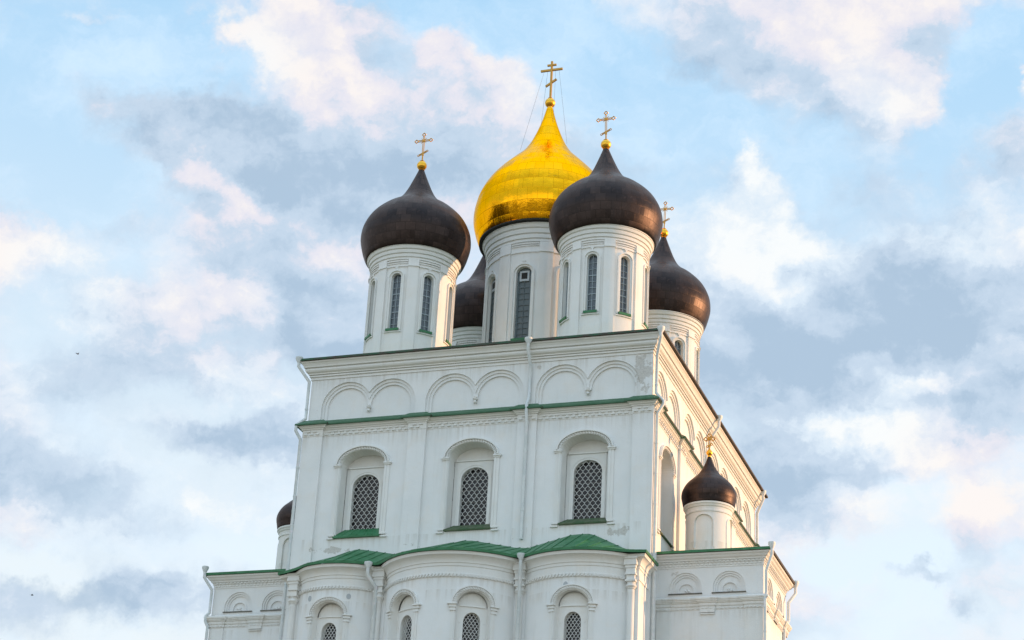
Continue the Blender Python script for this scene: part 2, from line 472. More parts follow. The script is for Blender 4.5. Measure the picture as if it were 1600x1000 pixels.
class MB:
    def __init__(s):
        s.v, s.f, s.mi, s.uv = [], [], [], {}
        s.m = 0

    def add(s, vs, fs):
        b = len(s.v)
        s.v += [tuple(x) for x in vs]
        for f in fs:
            s.f.append([b + i for i in f])
            s.mi.append(s.m)
        return b

    def box(s, F, u0, u1, z0, z1, d0, d1):
        n = 1
        if F.step:
            n = max(1, int(abs(u1 - u0) / F.step + .5))
        vs, fs = [], []
        for i in range(n + 1):
            u = u0 + (u1 - u0) * i / n
            vs += [F(u, z0, d0), F(u, z0, d1), F(u, z1, d1), F(u, z1, d0)]
        for i in range(n):
            a, b = 4 * i, 4 * i + 4
            fs += [[a + 1, b + 1, b + 2, a + 2], [a + 2, b + 2, b + 3, a + 3], [a, b, b + 1, a + 1], [b, a, a + 3, b + 3]]
        e = 4 * n
        fs += [[0, 1, 2, 3], [e + 1, e, e + 3, e + 2]]
        s.add(vs, fs)

    def panel(s, F, outer, holes=(), d=0.0):
        loops = [outer] + list(holes)
        vs, es = [], []
        for L in loops:
            b = len(vs)
            vs += [Vector(p) for p in L]
            es += [(b + i, b + (i + 1) % len(L)) for i in range(len(L))]
        if F.step:
            us = [p[0] for p in outer]
            zs = [p[1] for p in outer]
            n = int((max(us) - min(us)) / F.step)
            for i in range(1, n):
                u = min(us) + (max(us) - min(us)) * i / n + 1e-4
                b = len(vs)
                vs += [Vector((u, min(zs) - .01)), Vector((u, max(zs) + .01))]
                es.append((b, b + 1))
        rv, _, rf, _, _, _ = delaunay_2d_cdt(vs, es, [], 0, 1e-5)
        tri = []
        for f in rf:
            c = (sum(rv[i][0] for i in f) / 3, sum(rv[i][1] for i in f) / 3)
            if inside(c, outer) and not any(inside(c, h) for h in holes):
                a, b, e = [rv[i] for i in f]
                if (b[0] - a[0]) * (e[1] - a[1]) - (b[1] - a[1]) * (e[0] - a[0]) < 0:
                    f = list(reversed(f))
                tri.append(list(f))
        s.add([F(p[0], p[1], d) for p in rv], tri)

    def reveal(s, F, loop, d0, d1, shrink=None, closed=True):
        """side faces of a recess from depth d0 to d1 (loop counter-clockwise); shrink gives the inner loop"""
        L2 = shrink or loop
        n = len(loop)
        vs = [F(p[0], p[1], d0) for p in loop] + [F(p[0], p[1], d1) for p in L2]
        fs = []
        for i in range(n if closed else n - 1):
            j = (i + 1) % n
            fs.append([i, i + n, j + n, j] if d1 < d0 else [j, j + n, i + n, i])
        s.add(vs, fs)

    def slab(s, F, loop, d0, d1):
        """raised flat piece with the outline loop, from depth d0 out to d1"""
        s.panel(F, loop, (), d1)
        s.reveal(F, loop, d1, d0)

    def ring(s, F, outer, inner, d0, d1):
        """raised moulding between two open outlines of equal point count"""
        n = len(outer)
        vs = []
        for i in range(n):
            o, k = outer[i], inner[i]
            vs += [F(o[0], o[1], d0), F(o[0], o[1], d1), F(k[0], k[1], d1), F(k[0], k[1], d0)]
        fs = []
        for i in range(n - 1):
            a, b = 4 * i, 4 * i + 4
            fs += [[a, a + 1, b + 1, b], [a + 1, a + 2, b + 2, b + 1], [a + 2, a + 3, b + 3, b + 2]]
        e = 4 * (n - 1)
        fs += [[3, 2, 1, 0], [e, e + 1, e + 2, e + 3]]
        s.add(vs, fs)

    def sweep(s, path, prof, closed=False, caps=True):
        n = len(path)
        P = [Vector(p) for p in path]
        mit = []
        for i in range(n):
            if closed or 0 < i < n - 1:
                a, b, c = P[i - 1], P[i], P[(i + 1) % n]
                d1, d2 = (b - a).normalized(), (c - b).normalized()
            elif i == 0:
                d1 = d2 = (P[1] - P[0]).normalized()
            else:
                d1 = d2 = (P[-1] - P[-2]).normalized()
            n1, n2 = Vector((d1.y, -d1.x)), Vector((d2.y, -d2.x))
            mit.append((n1 + n2) / max(.35, 1 + n1.dot(n2)))
        k = len(prof)
        vs = []
        for i in range(n):
            for (d, z) in prof:
                q = P[i] + mit[i] * d
                vs.append((q.x, q.y, z))
        fs = []
        for i in range(n if closed else n - 1):
            j = (i + 1) % n
            for t in range(k - 1):
                fs.append([i * k + t, j * k + t, j * k + t + 1, i * k + t + 1])
        if not closed and caps:
            fs.append(list(reversed(range(k))))
            fs.append([(n - 1) * k + t for t in range(k)])
        s.add(vs, fs)

    def lathe(s, c, prof, n=64, uvn=None, uvh=1.0, a0=0.0):
        k = len(prof)
        vs, fs = [], []
        for i in range(n):
            a = a0 + 2 * pi * i / n
            for (r, z) in prof:
                vs.append((c[0] + r * cos(a), c[1] + r * sin(a), z))
        b0 = len(s.f)
        L = [0.0]
        for t in range(1, k):
            L.append(L[-1] + sqrt((prof[t][0] - prof[t - 1][0]) ** 2 + (prof[t][1] - prof[t - 1][1]) ** 2))
        for i in range(n):
            j = (i + 1) % n
            for t in range(k - 1):
                fs.append([i * k + t, j * k + t, j * k + t + 1, i * k + t + 1])
                if uvn:
                    s.uv[b0 + len(fs) - 1] = [(i * uvn / n, L[t] / uvh), ((i + 1) * uvn / n, L[t] / uvh),
                                              ((i + 1) * uvn / n, L[t + 1] / uvh), (i * uvn / n, L[t + 1] / uvh)]
        s.add(vs, fs)

    def tube(s, pts, r, n=10, cap=True):
        P = [Vector(p) for p in pts]
        vs, fs = [], []
        up = None
        for i, p in enumerate(P):
            if i == 0:
                t = P[1] - P[0]
            elif i == len(P) - 1:
                t = P[-1] - P[-2]
            else:
                t = (P[i + 1] - p).normalized() + (p - P[i - 1]).normalized()
            t.normalize()
            if up is None:
                up = Vector((0, 1, 0)) if abs(t.y) < .8 else Vector((1, 0, 0))
            e1 = (up - t * up.dot(t)).normalized()
            e2 = t.cross(e1)
            up = e1
            rr = r[i] if isinstance(r, (list, tuple)) else r
            k = 1.0
            if 0 < i < len(P) - 1:
                cs = (P[i + 1] - p).normalized().dot(t)
                k = 1 / max(.6, cs)
            for j in range(n):
                a = 2 * pi * j / n
                vs.append(p + (e1 * cos(a) + e2 * sin(a)) * rr * (1 if k == 1 else (k + 1) / 2))
        for i in range(len(P) - 1):
            for j in range(n):
                k = (j + 1) % n
                fs.append([i * n + j, i * n + k, (i + 1) * n + k, (i + 1) * n + j])
        if cap:
            fs.append(list(reversed(range(n))))
            e = (len(P) - 1) * n
            fs.append([e + j for j in range(n)])
        s.add(vs, fs)

    def ball(s, c, r, n=20, sx=1, sy=1, sz=1):
        k = n // 2
        vs, fs = [], []
        for i in range(n):
            a = 2 * pi * i / n
            for t in range(k + 1):
                b = -pi / 2 + pi * t / k
                rr = max(cos(b), 1e-3) * r
                vs.append((c[0] + rr * cos(a) * sx, c[1] + rr * sin(a) * sy, c[2] + r * sin(b) * sz))
        for i in range(n):
            j = (i + 1) % n
            for t in range(k):
                fs.append([i * (k + 1) + t, j * (k + 1) + t, j * (k + 1) + t + 1, i * (k + 1) + t + 1])
        s.add(vs, fs)

    def build(s, name, mats, parent=None, smooth=None):
        me = bpy.data.meshes.new(name)
        me.from_pydata(s.v, [], s.f)
        for x in (mats if isinstance(mats, (list, tuple)) else [mats]):
            me.materials.append(x)
        me.polygons.foreach_set('material_index', s.mi)
        if s.uv:
            uvl = me.uv_layers.new(name='UVMap')
            for p in me.polygons:
                if p.index in s.uv:
                    for li, c in zip(p.loop_indices, s.uv[p.index]):
                        uvl.data[li].uv = c
        me.update()
        if smooth is not None:
            for p in me.polygons:
                p.use_smooth = True
            me.set_sharp_from_angle(angle=radians(smooth))
        o = bpy.data.objects.new(name, me)
        COL.objects.link(o)
        if parent:
            o.parent = parent
        return o


def copy_tree(o, parent, loc=None, rotz=None):
    c = o.copy()
    COL.objects.link(c)
    c.parent = parent
    if loc is not None:
        c.location = loc
    if rotz is not None:
        c.rotation_euler = (0, 0, rotz)
    for ch in list(o.children):
        copy_tree(ch, c)
    return c


def arch(cx, z0, zs, rx, rz, n=18):
    """arched outline, counter-clockwise from the lower left corner"""
    return [(cx - rx, z0), (cx + rx, z0)] + [(cx + rx * cos(pi * i / n), zs + rz * sin(pi * i / n)) for i in range(n + 1)]


def arc_open(cx, zs, rx, rz, n=18, z0=None):
    L = [(cx + rx * cos(pi * i / n), zs + rz * sin(pi * i / n)) for i in range(n + 1)]
    if z0 is not None:
        L = [(cx + rx, z0)] + L + [(cx - rx, z0)]
    return L


def rect(u0, u1, z0, z1):
    return [(u0, z0), (u1, z0), (u1, z1), (u0, z1)]


# ------------------------------------------------------------------ ground (below the picture)
g = MB()
g.add([(-1500, -1500, 0), (1500, -1500, 0), (1500, 1500, 0), (-1500, 1500, 0)], [[0, 1, 2, 3]])
mm, N, b, t = mat("paving_and_grass")
gn = N.noise(t.outputs['Object'], .06, 6, .6).outputs[0]
gn2 = N.noise(t.outputs['Object'], 1.5, 6, .6).outputs[0]
N.link(N.mix(N.smooth(gn, .42, .58), N.mix(gn2, (.24, .18, .12, 1), (.32, .25, .17, 1)), N.mix(gn2, (.06, .075, .03, 1), (.10, .11, .045, 1))), b.inputs['Base Color'])
b.inputs['Roughness'].default_value = .9
go = g.build("ground", mm)
go["kind"] = "structure"

# ------------------------------------------------------------------ the cathedral
WX, DY = 25.0, 33.1
CATH = bpy.data.objects.new("cathedral", None)
COL.objects.link(CATH)
CATH["label"] = "white stone cathedral with one gilded and several dark onion domes under a cloudy evening sky"
CATH["category"] = "cathedral"

FRONT = Flat((0, 0), (1, 0), (0, -1))
RIGHT = Flat((WX, 0), (0, 1), (1, 0))
BACK = Flat((WX, DY), (-1, 0), (0, 1))
LEFT = Flat((0, DY), (0, -1), (-1, 0))

ZA0, ZAC = 51.0, 52.03          # foot and springing of the attic arcade
R_OUT, R_IN = 1.92, 1.53


def arcade_outer(c1, c2, r):
    h = (c2 - c1) / 2
    ph = acos(min(1, h / r))
    L = [(c1 - r, ZA0), (c2 + r, ZA0)]
    n = 18
    L += [(c2 + r * cos((pi - ph) * i / n), ZAC + r * sin((pi - ph) * i / n)) for i in range(n + 1)]
    L += [(c1 + r * cos(ph + (pi - ph) * i / n), ZAC + r * sin(ph + (pi - ph) * i / n)) for i in range(1, n + 1)]
    return L


def arcade_inner(c1, c2, r):
    n = 18
    L = [(c1 - r, ZA0), (c2 + r, ZA0)]
    L += [(c2 + r * cos(pi * i / n), ZAC + r * sin(pi * i / n)) for i in range(n + 1)]
    L += [((c1 + c2) / 2, ZAC - .13)]
    L += [(c1 + r * cos(pi * i / n), ZAC + r * sin(pi * i / n)) for i in range(n + 1)]
    return L


def niche_outline(cx, hw=1.60, z0=42.45, zs=47.72, rz=1.0):
    return arch(cx, z0, zs, hw, rz, 20)


def main_face(w, F, width, pairs, niches, ro, ri):
    holes = []
    for (c1, c2) in pairs:
        o, i = arcade_outer(c1, c2, ro), arcade_inner(c1, c2, ri)
        rm = (ro + ri) / 2
        md = arcade_outer(c1, c2, rm) if rm > (c2 - c1) / 2 else arcade_inner(c1, c2, rm)
        holes.append(o)
        w.reveal(F, o, 0, -.12)
        w.panel(F, o, [md], -.12)
        w.reveal(F, md, -.12, -.20)
        w.panel(F, md, [i], -.20)
        w.reveal(F, i, -.20, -.32)
        w.panel(F, i, [], -.32)
    for c in niches:
        holes.append(niche_outline(c))
    w.panel(F, rect(0, width, 0, 55.2), holes, 0)


FPAIRS = [(2.85, 6.12), (10.72, 14.08), (18.72, 22.25)]
FWIN = [4.5, 12.48, 20.5]
RPAIRS = [(2.52, 6.02), (10.55, 14.0), (18.5, 21.95), (26.35, 29.8)]
RWIN = [4.15, 12.3, 20.2, 28.1]
wall = MB()
main_face(wall, FRONT, WX, FPAIRS, FWIN, R_OUT, R_IN)
main_face(wall, RIGHT, DY, RPAIRS, RWIN, 1.80, 1.42)
wall.panel(BACK, rect(0, WX, 0, 55.2))
main_face(wall, LEFT, DY, [(DY - b_, DY - a_) for a_, b_ in RPAIRS], [DY - y for y in RWIN], 1.80, 1.42)
WALL = wall.build("wall", M_wall, CATH)

# pilasters: each a piece of the wall
FPIL = [(-.2, 1.3), (7.76, 9.06), (15.7, 17.06), (23.76, 25.2)]
RPIL = [(-.2, 1.3), (7.25, 8.75), (15.45, 16.95), (23.4, 24.9), (31.8, 33.3)]
PD = .20


def corner_pil(x0, x1, y0, y1):
    p = MB()
    F = Flat((0, 0), (1, 0), (0, -1))
    p.box(F, x0, x1, 0, 50.42, -y1, -y0)
    p.build("pilaster", M_wall, WALL)


corner_pil(-.2, 1.3, -.2, 1.3)
corner_pil(23.76, 25.2, -.2, 1.3)
corner_pil(23.76, 25.2, 31.8, 33.3)
corner_pil(-.2, 1.3, 31.8, 33.3)
for a_, b_ in FPIL[1:-1]:
    p = MB()
    p.box(FRONT, a_, b_, 0, 50.42, -.1, PD)
    p.build("pilaster", M_wall, WALL)
for a_, b_ in RPIL[1:-1]:
    for F, u0, u1 in ((RIGHT, a_, b_), (LEFT, DY - b_, DY - a_)):
        p = MB()
        p.box(F, u0, u1, 0, 50.42, -.1, PD)
        p.build("pilaster", M_wall, WALL)


def jog_path():
    L = []
    L += [(-.2, -.2), (1.3, -.2), (1.3, 0)]
    for a_, b_ in FPIL[1:-1]:
        L += [(a_, 0), (a_, -PD), (b_, -PD), (b_, 0)]
    L += [(23.76, 0), (23.76, -.2), (25.2, -.2), (25.2, 1.3), (25, 1.3)]
    for a_, b_ in RPIL[1:-1]:
        L += [(WX, a_), (WX + PD, a_), (WX + PD, b_), (WX, b_)]
    L += [(WX, 31.8), (25.2, 31.8), (25.2, 33.3), (23.76, 33.3), (23.76, DY), (1.3, DY), (1.3, 33.3), (-.2, 33.3), (-.2, 31.8), (0, 31.8)]
    for a_, b_ in reversed(RPIL[1:-1]):
        L += [(0, b_), (-PD, b_), (-PD, a_), (0, a_)]
    L += [(0, 1.3), (-.2, 1.3)]
    return L


def dentils(mb, path, z0, z1, d0, d1, w, gap, phase=0.0, closed=True):
    n = len(path)
    for i in range(n if closed else n - 1):
        a, b = Vector(path[i]), Vector(path[(i + 1) % n])
        L = (b - a).length
        if L < .9:
            continue
        t = (b - a) / L
        F = Flat(tuple(a), tuple(t), (t.y, -t.x))
        u = .1 + phase
        while u + w < L - .05:
            mb.box(F, u, u + w, z0, z1, d0, d1)
            u += w + gap


JP = jog_path()
c = MB()
c.sweep(JP, [(0, 49.9), (.025, 49.9), (.025, 50.38), (.10, 50.40), (.10, 50.46), (.20, 50.52), (.22, 50.60), (.30, 50.62), (.33, 50.70), (.33, 50.76), (0, 50.78)], True)
dentils(c, JP, 50.00, 50.09, .02, .12, .27, .19, 0)
dentils(c, JP, 50.20, 50.29, .02, .12, .27, .19, .23)
c.build("string_course", M_trim, WALL)
c = MB()
c.sweep(JP, [(0, 50.66), (.42, 50.66), (.48, 50.66), (.48, 50.76), (0.0, 51.14), (-.34, 51.16)], True)
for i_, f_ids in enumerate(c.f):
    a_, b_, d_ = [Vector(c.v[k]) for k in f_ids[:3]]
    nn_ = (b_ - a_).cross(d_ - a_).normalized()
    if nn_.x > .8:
        c.mi[i_] = 1  # right-facing flashing coloured dark rust brown to imitate its shaded underside edge
c.build("string_course_flashing", [M_greendark, M_rust_shade], WALL)

BASE = [(0, 0), (WX, 0), (WX, DY), (0, DY)]
c = MB()
c.sweep(BASE, [(0, 54.26), (.06, 54.26), (.06, 54.42), (.04, 54.42), (.04, 54.46), (.15, 54.48), (.15, 54.58), (.10, 54.58), (.10, 54.62), (.22, 54.64), (.22, 54.72), (.36, 54.80), (.42, 54.90), (.42, 55.02),
               (.36, 55.02), (.36, 55.06), (.50, 55.10), (.53, 55.22), (.62, 55.36), (.70, 55.42), (.70, 55.52), (0, 55.54)], True)
c.build("cornice", M_trim, WALL)
# pendants hanging between paired arches
for F, prs in ((FRONT, FPAIRS), (RIGHT, RPAIRS)):
    for c1, c2 in prs:
        pm = MB()
        x, y, _ = F((c1 + c2) / 2, 0, -.16)
        pm.lathe((x, y), [(.02, 51.62), (.09, 51.66), (.12, 51.74), (.09, 51.82), (.06, 51.86), (.15, 51.92), (.17, 51.98), (.10, 52.02), (.13, 52.12), (.02, 52.14)], 14)
        pm.build("pendant", M_trim, WALL, 40)

# roof
rf = MB()
ov = .84
x0, x1, y0, y1 = -ov, WX + ov + .06, -ov, DY + ov
rz0, rz1, rzt = 55.53, 55.68, 58.2
vs = [(x0, y0, rz0), (x1, y0, rz0), (x1, y1, rz0), (x0, y1, rz0), (x0, y0, rz1), (x1, y0, rz1), (x1, y1, rz1), (x0, y1, rz1), (12.5, 12.5, rzt), (12.5, 20.6, rzt)]
rf.add(vs, [[4, 5, 8], [5, 6, 9, 8], [6, 7, 9], [7, 4, 8, 9]])
rf.m = 1
rf.add(vs, [[1, 2, 6, 5], [2, 3, 7, 6], [3, 0, 4, 7], [3, 2, 1, 0]])
rf.m = 2
rf.add(vs, [[0, 1, 5, 4]])
rf.build("roof", [M_green, M_rust_shade, M_edge], CATH)


# ------------------------------------------------------------------ windows with lattice
def clip_bars(mb, F, outline, d, fam, r, depth=.03):
    """wavy lattice bars inside an outline"""
    us = [p[0] for p in outline]
    zs = [p[1] for p in outline]
    u0, u1, z0, z1 = min(us), max(us), min(zs), max(zs)
    w, h = fam
    n = int((u1 - u0 + (z1 - z0) * w / h) / w) + 3
    for sgn in (1, -1):
        for i in range(-n, n + 1):
            pts = []
            z = z0
            while z <= z1 + 1e-6:
                k = (z - z0) / h
                u = (u0 + u1) / 2 + sgn * (k * w + .06 * w * sin(2 * pi * k * 2)) + i * w + sgn * .25 * w
                pts.append((u, z))
                z += h / 8
            run = []
            for p in pts + [None]:
                if p is not None and inside(p, outline):
                    run.append(p)
                else:
                    if len(run) > 1:
                        ribbon(mb, F, run, r, d + (.012 if sgn > 0 else -.012), depth)
                    run = []


def ribbon(mb, F, run, r, d, depth):
    L, R_ = [], []
    for i, p in enumerate(run):
        a, b = run[max(0, i - 1)], run[min(len(run) - 1, i + 1)]
        t = Vector((b[0] - a[0], b[1] - a[1])).normalized()
        L.append((p[0] - t.y * r, p[1] + t.x * r))
        R_.append((p[0] + t.y * r, p[1] - t.x * r))
    mb.ring(F, R_, L, d - depth / 2, d + depth / 2)


def rope(mb, F, cx, zs, rx, rz, d0, d1, n=30, bead=.07):
    """twisted-cord moulding as slanted beads round an arch"""
    for i in range(n):
        a = pi * (i + .5) / n
        for k in (0,):
            u, z = cx + rx * cos(a), zs + rz * sin(a)
            t = Vector((-rx * sin(a), rz * cos(a))).normalized()
            nn = Vector((t.y, -t.x))
            e = (t * .6 + nn * .8) * bead
            g_ = (t * .8 - nn * .6) * (bead * .42)
            q = [(u + e.x + g_.x, z + e.y + g_.y), (u + e.x - g_.x, z + e.y - g_.y), (u - e.x - g_.x, z - e.y - g_.y), (u - e.x + g_.x, z - e.y + g_.y)]
            ar = sum(q[j][0] * q[(j + 1) % 4][1] - q[(j + 1) % 4][0] * q[j][1] for j in range(4))
            if ar < 0:
                q.reverse()
            vs = [F(p[0], p[1], d1) for p in q] + [F(p[0], p[1], d0) for p in q]
            mb.add(vs, [[0, 1, 2, 3], [0, 4, 5, 1], [1, 5, 6, 2], [2, 6, 7, 3], [3, 7, 4, 0]])


LOC = Flat((0, 0), (1, 0), (0, -1))


def make_main_window(parent):
    """deep niche with raised surround, lintel ledge, arched opening, lattice and sill; origin on the wall face"""
    F = LOC
    w = MB()
    no = niche_outline(0)
    ni = niche_outline(0, 1.52, 42.6, 47.70, .98)
    D1 = -.80
    w.reveal(F, no, 0, D1, ni)
    zl = 47.69
    op = arch(0, 43.05, 46.34, .98, .86, 20)
    # wall inside the niche, up to the lintel
    low = [(-1.52, 42.6), (1.52, 42.6), (1.52, zl), (-1.52, zl)]
    pan = rect(-1.27, 1.27, 42.6, zl - .06)
    w.panel(F, low, [pan], D1 - .06)
    w.panel(F, pan, [op], D1)
    w.reveal(F, pan, D1, D1 - .06)
    w.reveal(F, op, D1, D1 - .42)
    tym = [(1.52, zl)] + [p for p in arc_open(0, 47.70, 1.52, .98, 20)] + [(-1.52, zl)]
    w.reveal(F, tym, D1, D1 - .24)
    w.panel(F, tym, [], D1 - .24)
    w.box(F, -1.34, 1.34, zl - .05, zl + .04, D1 - .30, D1 + .08)
    # flat inner frame strip round the opening
    w.ring(F, arc_open(0, 46.34, 1.22, 1.10, 20, 43.05), arc_open(0, 46.34, 1.12, 1.0, 20, 43.05), D1, D1 + .03)
    # jamb strips on the wall face
    for s_ in (-1, 1):
        w.box(F, min(s_ * 1.64, s_ * 2.02), max(s_ * 1.64, s_ * 2.02), 42.62, 47.5, -.02, .07)
        w.box(F, min(s_ * 1.72, s_ * 1.80), max(s_ * 1.72, s_ * 1.80), 42.62, 47.5, .06, .11)
        w.box(F, min(s_ * 1.60, s_ * 2.10), max(s_ * 1.60, s_ * 2.10), 47.50, 47.60, -.02, .13)
        w.box(F, min(s_ * 1.58, s_ * 2.16), max(s_ * 1.58, s_ * 2.16), 47.60, 47.70, -.02, .19)
        w.box(F, min(s_ * 1.66, s_ * 2.12), max(s_ * 1.66, s_ * 2.12), 42.50, 42.62, -.02, .13)
        w.box(F, min(s_ * 1.70, s_ * 2.20), max(s_ * 1.70, s_ * 2.20), 42.30, 42.40, -.02, .12)
    # archivolt
    w.ring(F, arc_open(0, 47.70, 1.98, 1.30, 26), arc_open(0, 47.70, 1.88, 1.21, 26), -.02, .23)
    w.ring(F, arc_open(0, 47.70, 1.88, 1.21, 26), arc_open(0, 47.70, 1.64, 1.03, 26), -.02, .08)
    rope(w, F, 0, 47.70, 1.76, 1.12, .05, .16, 28, .09)
    o = w.build("window", M_trim, parent)
    p = MB()
    p.panel(F, op, [], D1 - .40)
    p.m = 1
    p.box(F, -.03, .03, 43.0, 47.1, D1 - .40, D1 - .36)
    for z in (43.9, 44.8, 45.7, 46.4):
        p.box(F, -.93, .93, z - .025, z + .025, D1 - .395, D1 - .365)
    p.build("pane", [M_glass, M_wire], o)
    gm = MB()
    clip_bars(gm, F, op, D1 - .12, (.38, .50), .0135)
    gm.build("grille", M_grille, o)
    return o, op


def sill(parent, mt, hw0, hw1, z0, z1, dback, dfront):
    F = LOC
    s_ = MB()
    vs = [F(-hw0, z1, dback), F(hw0, z1, dback), F(hw1, z0, dfront), F(-hw1, z0, dfront), F(-hw1, z0 - .09, dfront), F(hw1, z0 - .09, dfront), F(hw0, z0 - .09, dback), F(-hw0, z0 - .09, dback)]
    s_.add(vs, [[3, 2, 1, 0], [4, 5, 2, 3], [5, 6, 1, 2], [7, 4, 3, 0], [7, 6, 5, 4]])
    for i in range(7):
        t = -1 + 2 * i / 6
        a, b_ = Vector(F(hw0 * t, z1, dback)), Vector(F(hw1 * t, z0, dfront))
        s_.tube([a, b_], .022, 5)
    s_.build("sill", mt, parent)


W0, OPM = make_main_window(CATH)
W0.location = (FWIN[0], 0, 0)
wlabels = {0: "left window with a bright green sloping sill"}
for i, x in enumerate(FWIN):
    o = W0 if i == 0 else copy_tree(W0, CATH, (x, 0, 0), 0)
    o["label"] = ["lattice window with bright green sill, left of the front wall", "lattice window with thin mossy sill in the middle of the front wall", "lattice window with thin mossy sill, right of the front wall"][i]
right_w = [copy_tree(W0, CATH, (WX, y, 0), pi / 2) for y in RWIN]
left_w = [copy_tree(W0, CATH, (0, y, 0), -pi / 2) for y in RWIN]
for o in right_w + left_w:
    if "label" in o:
        del o["label"]
    o.scale = (1, .95, 1)
for o in [x for x in CATH.children if x.name.startswith("window")]:
    if abs(o.location.x - FWIN[0]) < .01:
        sill(o, M_green, 1.24, 1.74, 42.44, 43.22, -.78, .18)
    else:
        sill(o, M_moss, 1.24, 1.66, 42.52, 43.08, -.78, .14)

# ------------------------------------------------------------------ apses
APZ = 39.2
Y0 = -2.40


def arc_from(xa, xb, sag):
    h = (xb - xa) / 2
    r = (h * h + sag * sag) / (2 * sag)
    cx, cy = (xa + xb) / 2, Y0 - sag + r
    ha = math.asin(h / r)
    return (cx, cy), r, ha


APS = [(1.80, 7.10, 1.12), (8.0, 16.90, 2.62), (17.65, 24.30, 1.36)]
AWIN = [[0.0], [-.50, .50], [.03]]
apath = [(.92, 0.3), (.92, Y0)]
col_x = [1.44, 7.55, 17.27, 24.62]
arcs = []
for (xa, xb, sg), wins in zip(APS, AWIN):
    c0, r, ha = arc_from(xa, xb, sg)
    F = Arc(c0, r, -pi / 2, .28)
    n = 28 if sg > 2 else 20
    apath += [(c0[0] + r * cos(-pi / 2 - ha + 2 * ha * i / n), c0[1] + r * sin(-pi / 2 - ha + 2 * ha * i / n)) for i in range(n + 1)]
    arcs.append((F, r, ha, wins, c0))
apath += [(25.08, Y0), (25.08, 0.3)]

ANZ = 35.72     # apex of the apse window openings


def apse_niche(u, k=1.0):
    return arch(u, 28.0, 35.95, 1.12 * k, .92, 16)


for F, r, ha, wins, c0 in arcs:
    a = MB()
    L = r * ha
    holes = [apse_niche(t * r) for t in wins]
    a.panel(F, rect(-L, L, 0, APZ), holes, 0)
    a.build("apse", M_wall, CATH, 25)
    for t in wins:
        u = t * r
        w = MB()
        D1 = -.42
        no = apse_niche(u)
        ni = [(u + (p[0] - u) * .95, p[1]) for p in no]
        w.reveal(F, no, 0, D1, ni)
        zl = 35.95
        op = arch(u, 28.0, 34.95, .60, .62, 14)
        w.panel(F, [(u - 1.064, 28.0), (u + 1.064, 28.0), (u + 1.064, zl), (u - 1.064, zl)], [op], D1)
        w.reveal(F, op, D1, D1 - .5)
        w.panel(F, [(u + 1.064 * cos(pi * i / 16), 35.95 + .92 * sin(pi * i / 16)) for i in range(17)], [], D1 - .08)
        w.box(F, u - .9, u + .9, zl - .04, zl + .04, D1 - .08, D1 + .07)
        for s_ in (-1, 1):
            def bx(a0, a1, z0, z1, d1):
                w.box(F, min(u + s_ * a0, u + s_ * a1), max(u + s_ * a0, u + s_ * a1), z0, z1, -.02, d1)
            bx(1.15, 1.42, 28, 35.5, .06)
            bx(1.22, 1.28, 28, 35.5, .10)
            bx(1.12, 1.50, 35.50, 35.60, .13)
            bx(1.16, 1.44, 35.60, 35.72, .08)
            bx(1.10, 1.56, 35.72, 35.82, .15)
            bx(1.06, 1.66, 35.90, 35.98, .22)
            bx(1.12, 1.52, 35.82, 35.90, .12)
        w.ring(F, arc_open(u, 35.98, 1.44, 1.22, 22), arc_open(u, 35.98, 1.35, 1.14, 22), -.02, .15)
        w.ring(F, arc_open(u, 35.98, 1.35, 1.14, 22), arc_open(u, 35.98, 1.14, .95, 22), -.02, .07)
        rope(w, F, u, 35.98, 1.245, 1.045, .05, .13, 24, .08)
        for zz in (34.9, 33.0):
            for s_ in (-1, 1):
                w.box(F, u + s_ * .86 - .03, u + s_ * .86 + .03, zz - .03, zz + .03, D1 - .01, D1 + .04)
        o = w.build("window", M_trim, CATH, 25)
        p = MB()
        p.panel(F, op, [], D1 - .48)
        p.build("pane", M_glass, o)
        gm = MB()
        clip_bars(gm, F, op, D1 - .16, (.27, .35), .014, .025)
        gm.build("grille", M_grille, o)

aw = MB()
segs = [[(.92, .3), (.92, Y0), (1.80, Y0)], [(7.10, Y0), (8.0, Y0)], [(16.90, Y0), (17.65, Y0)], [(24.30, Y0), (25.08, Y0), (25.08, .3)]]
for sg in segs:
    aw.sweep(sg, [(0, 0), (0, APZ)], caps=False)
aw.build("apse_pier", M_wall, CATH)
ac = MB()
ac.sweep(apath, [(0, 37.70), (.05, 37.70), (.05, 37.94), (.006, 37.96), (.006, 38.42), (.05, 38.44), (.06, 38.62), (.11, 38.64), (.12, 38.74), (.16, 38.86), (.26, 38.98), (.40, 39.08), (.46, 39.10), (.48, 39.22), (.52, 39.28), (0, 39.30)])
for F, r, ha, wins, c0 in arcs:                       # rope course: slanted beads along the curved wall
    L = r * ha - .12
    n = int(2 * L / .23)
    for i in range(n):
        u = -L + 2 * L * (i + .5) / n
        q = [(u - .11, 37.73), (u - .01, 37.73), (u + .11, 37.91), (u + .01, 37.91)]
        vs = [F(p[0], p[1], .13) for p in q] + [F(p[0], p[1], .04) for p in q]
        ac.add(vs, [[0, 1, 2, 3], [0, 4, 5, 1], [1, 5, 6, 2], [2, 6, 7, 3], [3, 7, 4, 0]])


def sag_left(mb):
    """the old eave sags towards the left corner"""
    mb.v = [(x, y, z - .30 * min(1, max(0, (2.6 - x) / 2.2)) * min(1, max(0, (z - 38.3) / .6)) * min(1, max(0, -y / 2.0))) for x, y, z in mb.v]


sag_left(ac)
ac.build("apse_cornice", M_trim, CATH, 30)

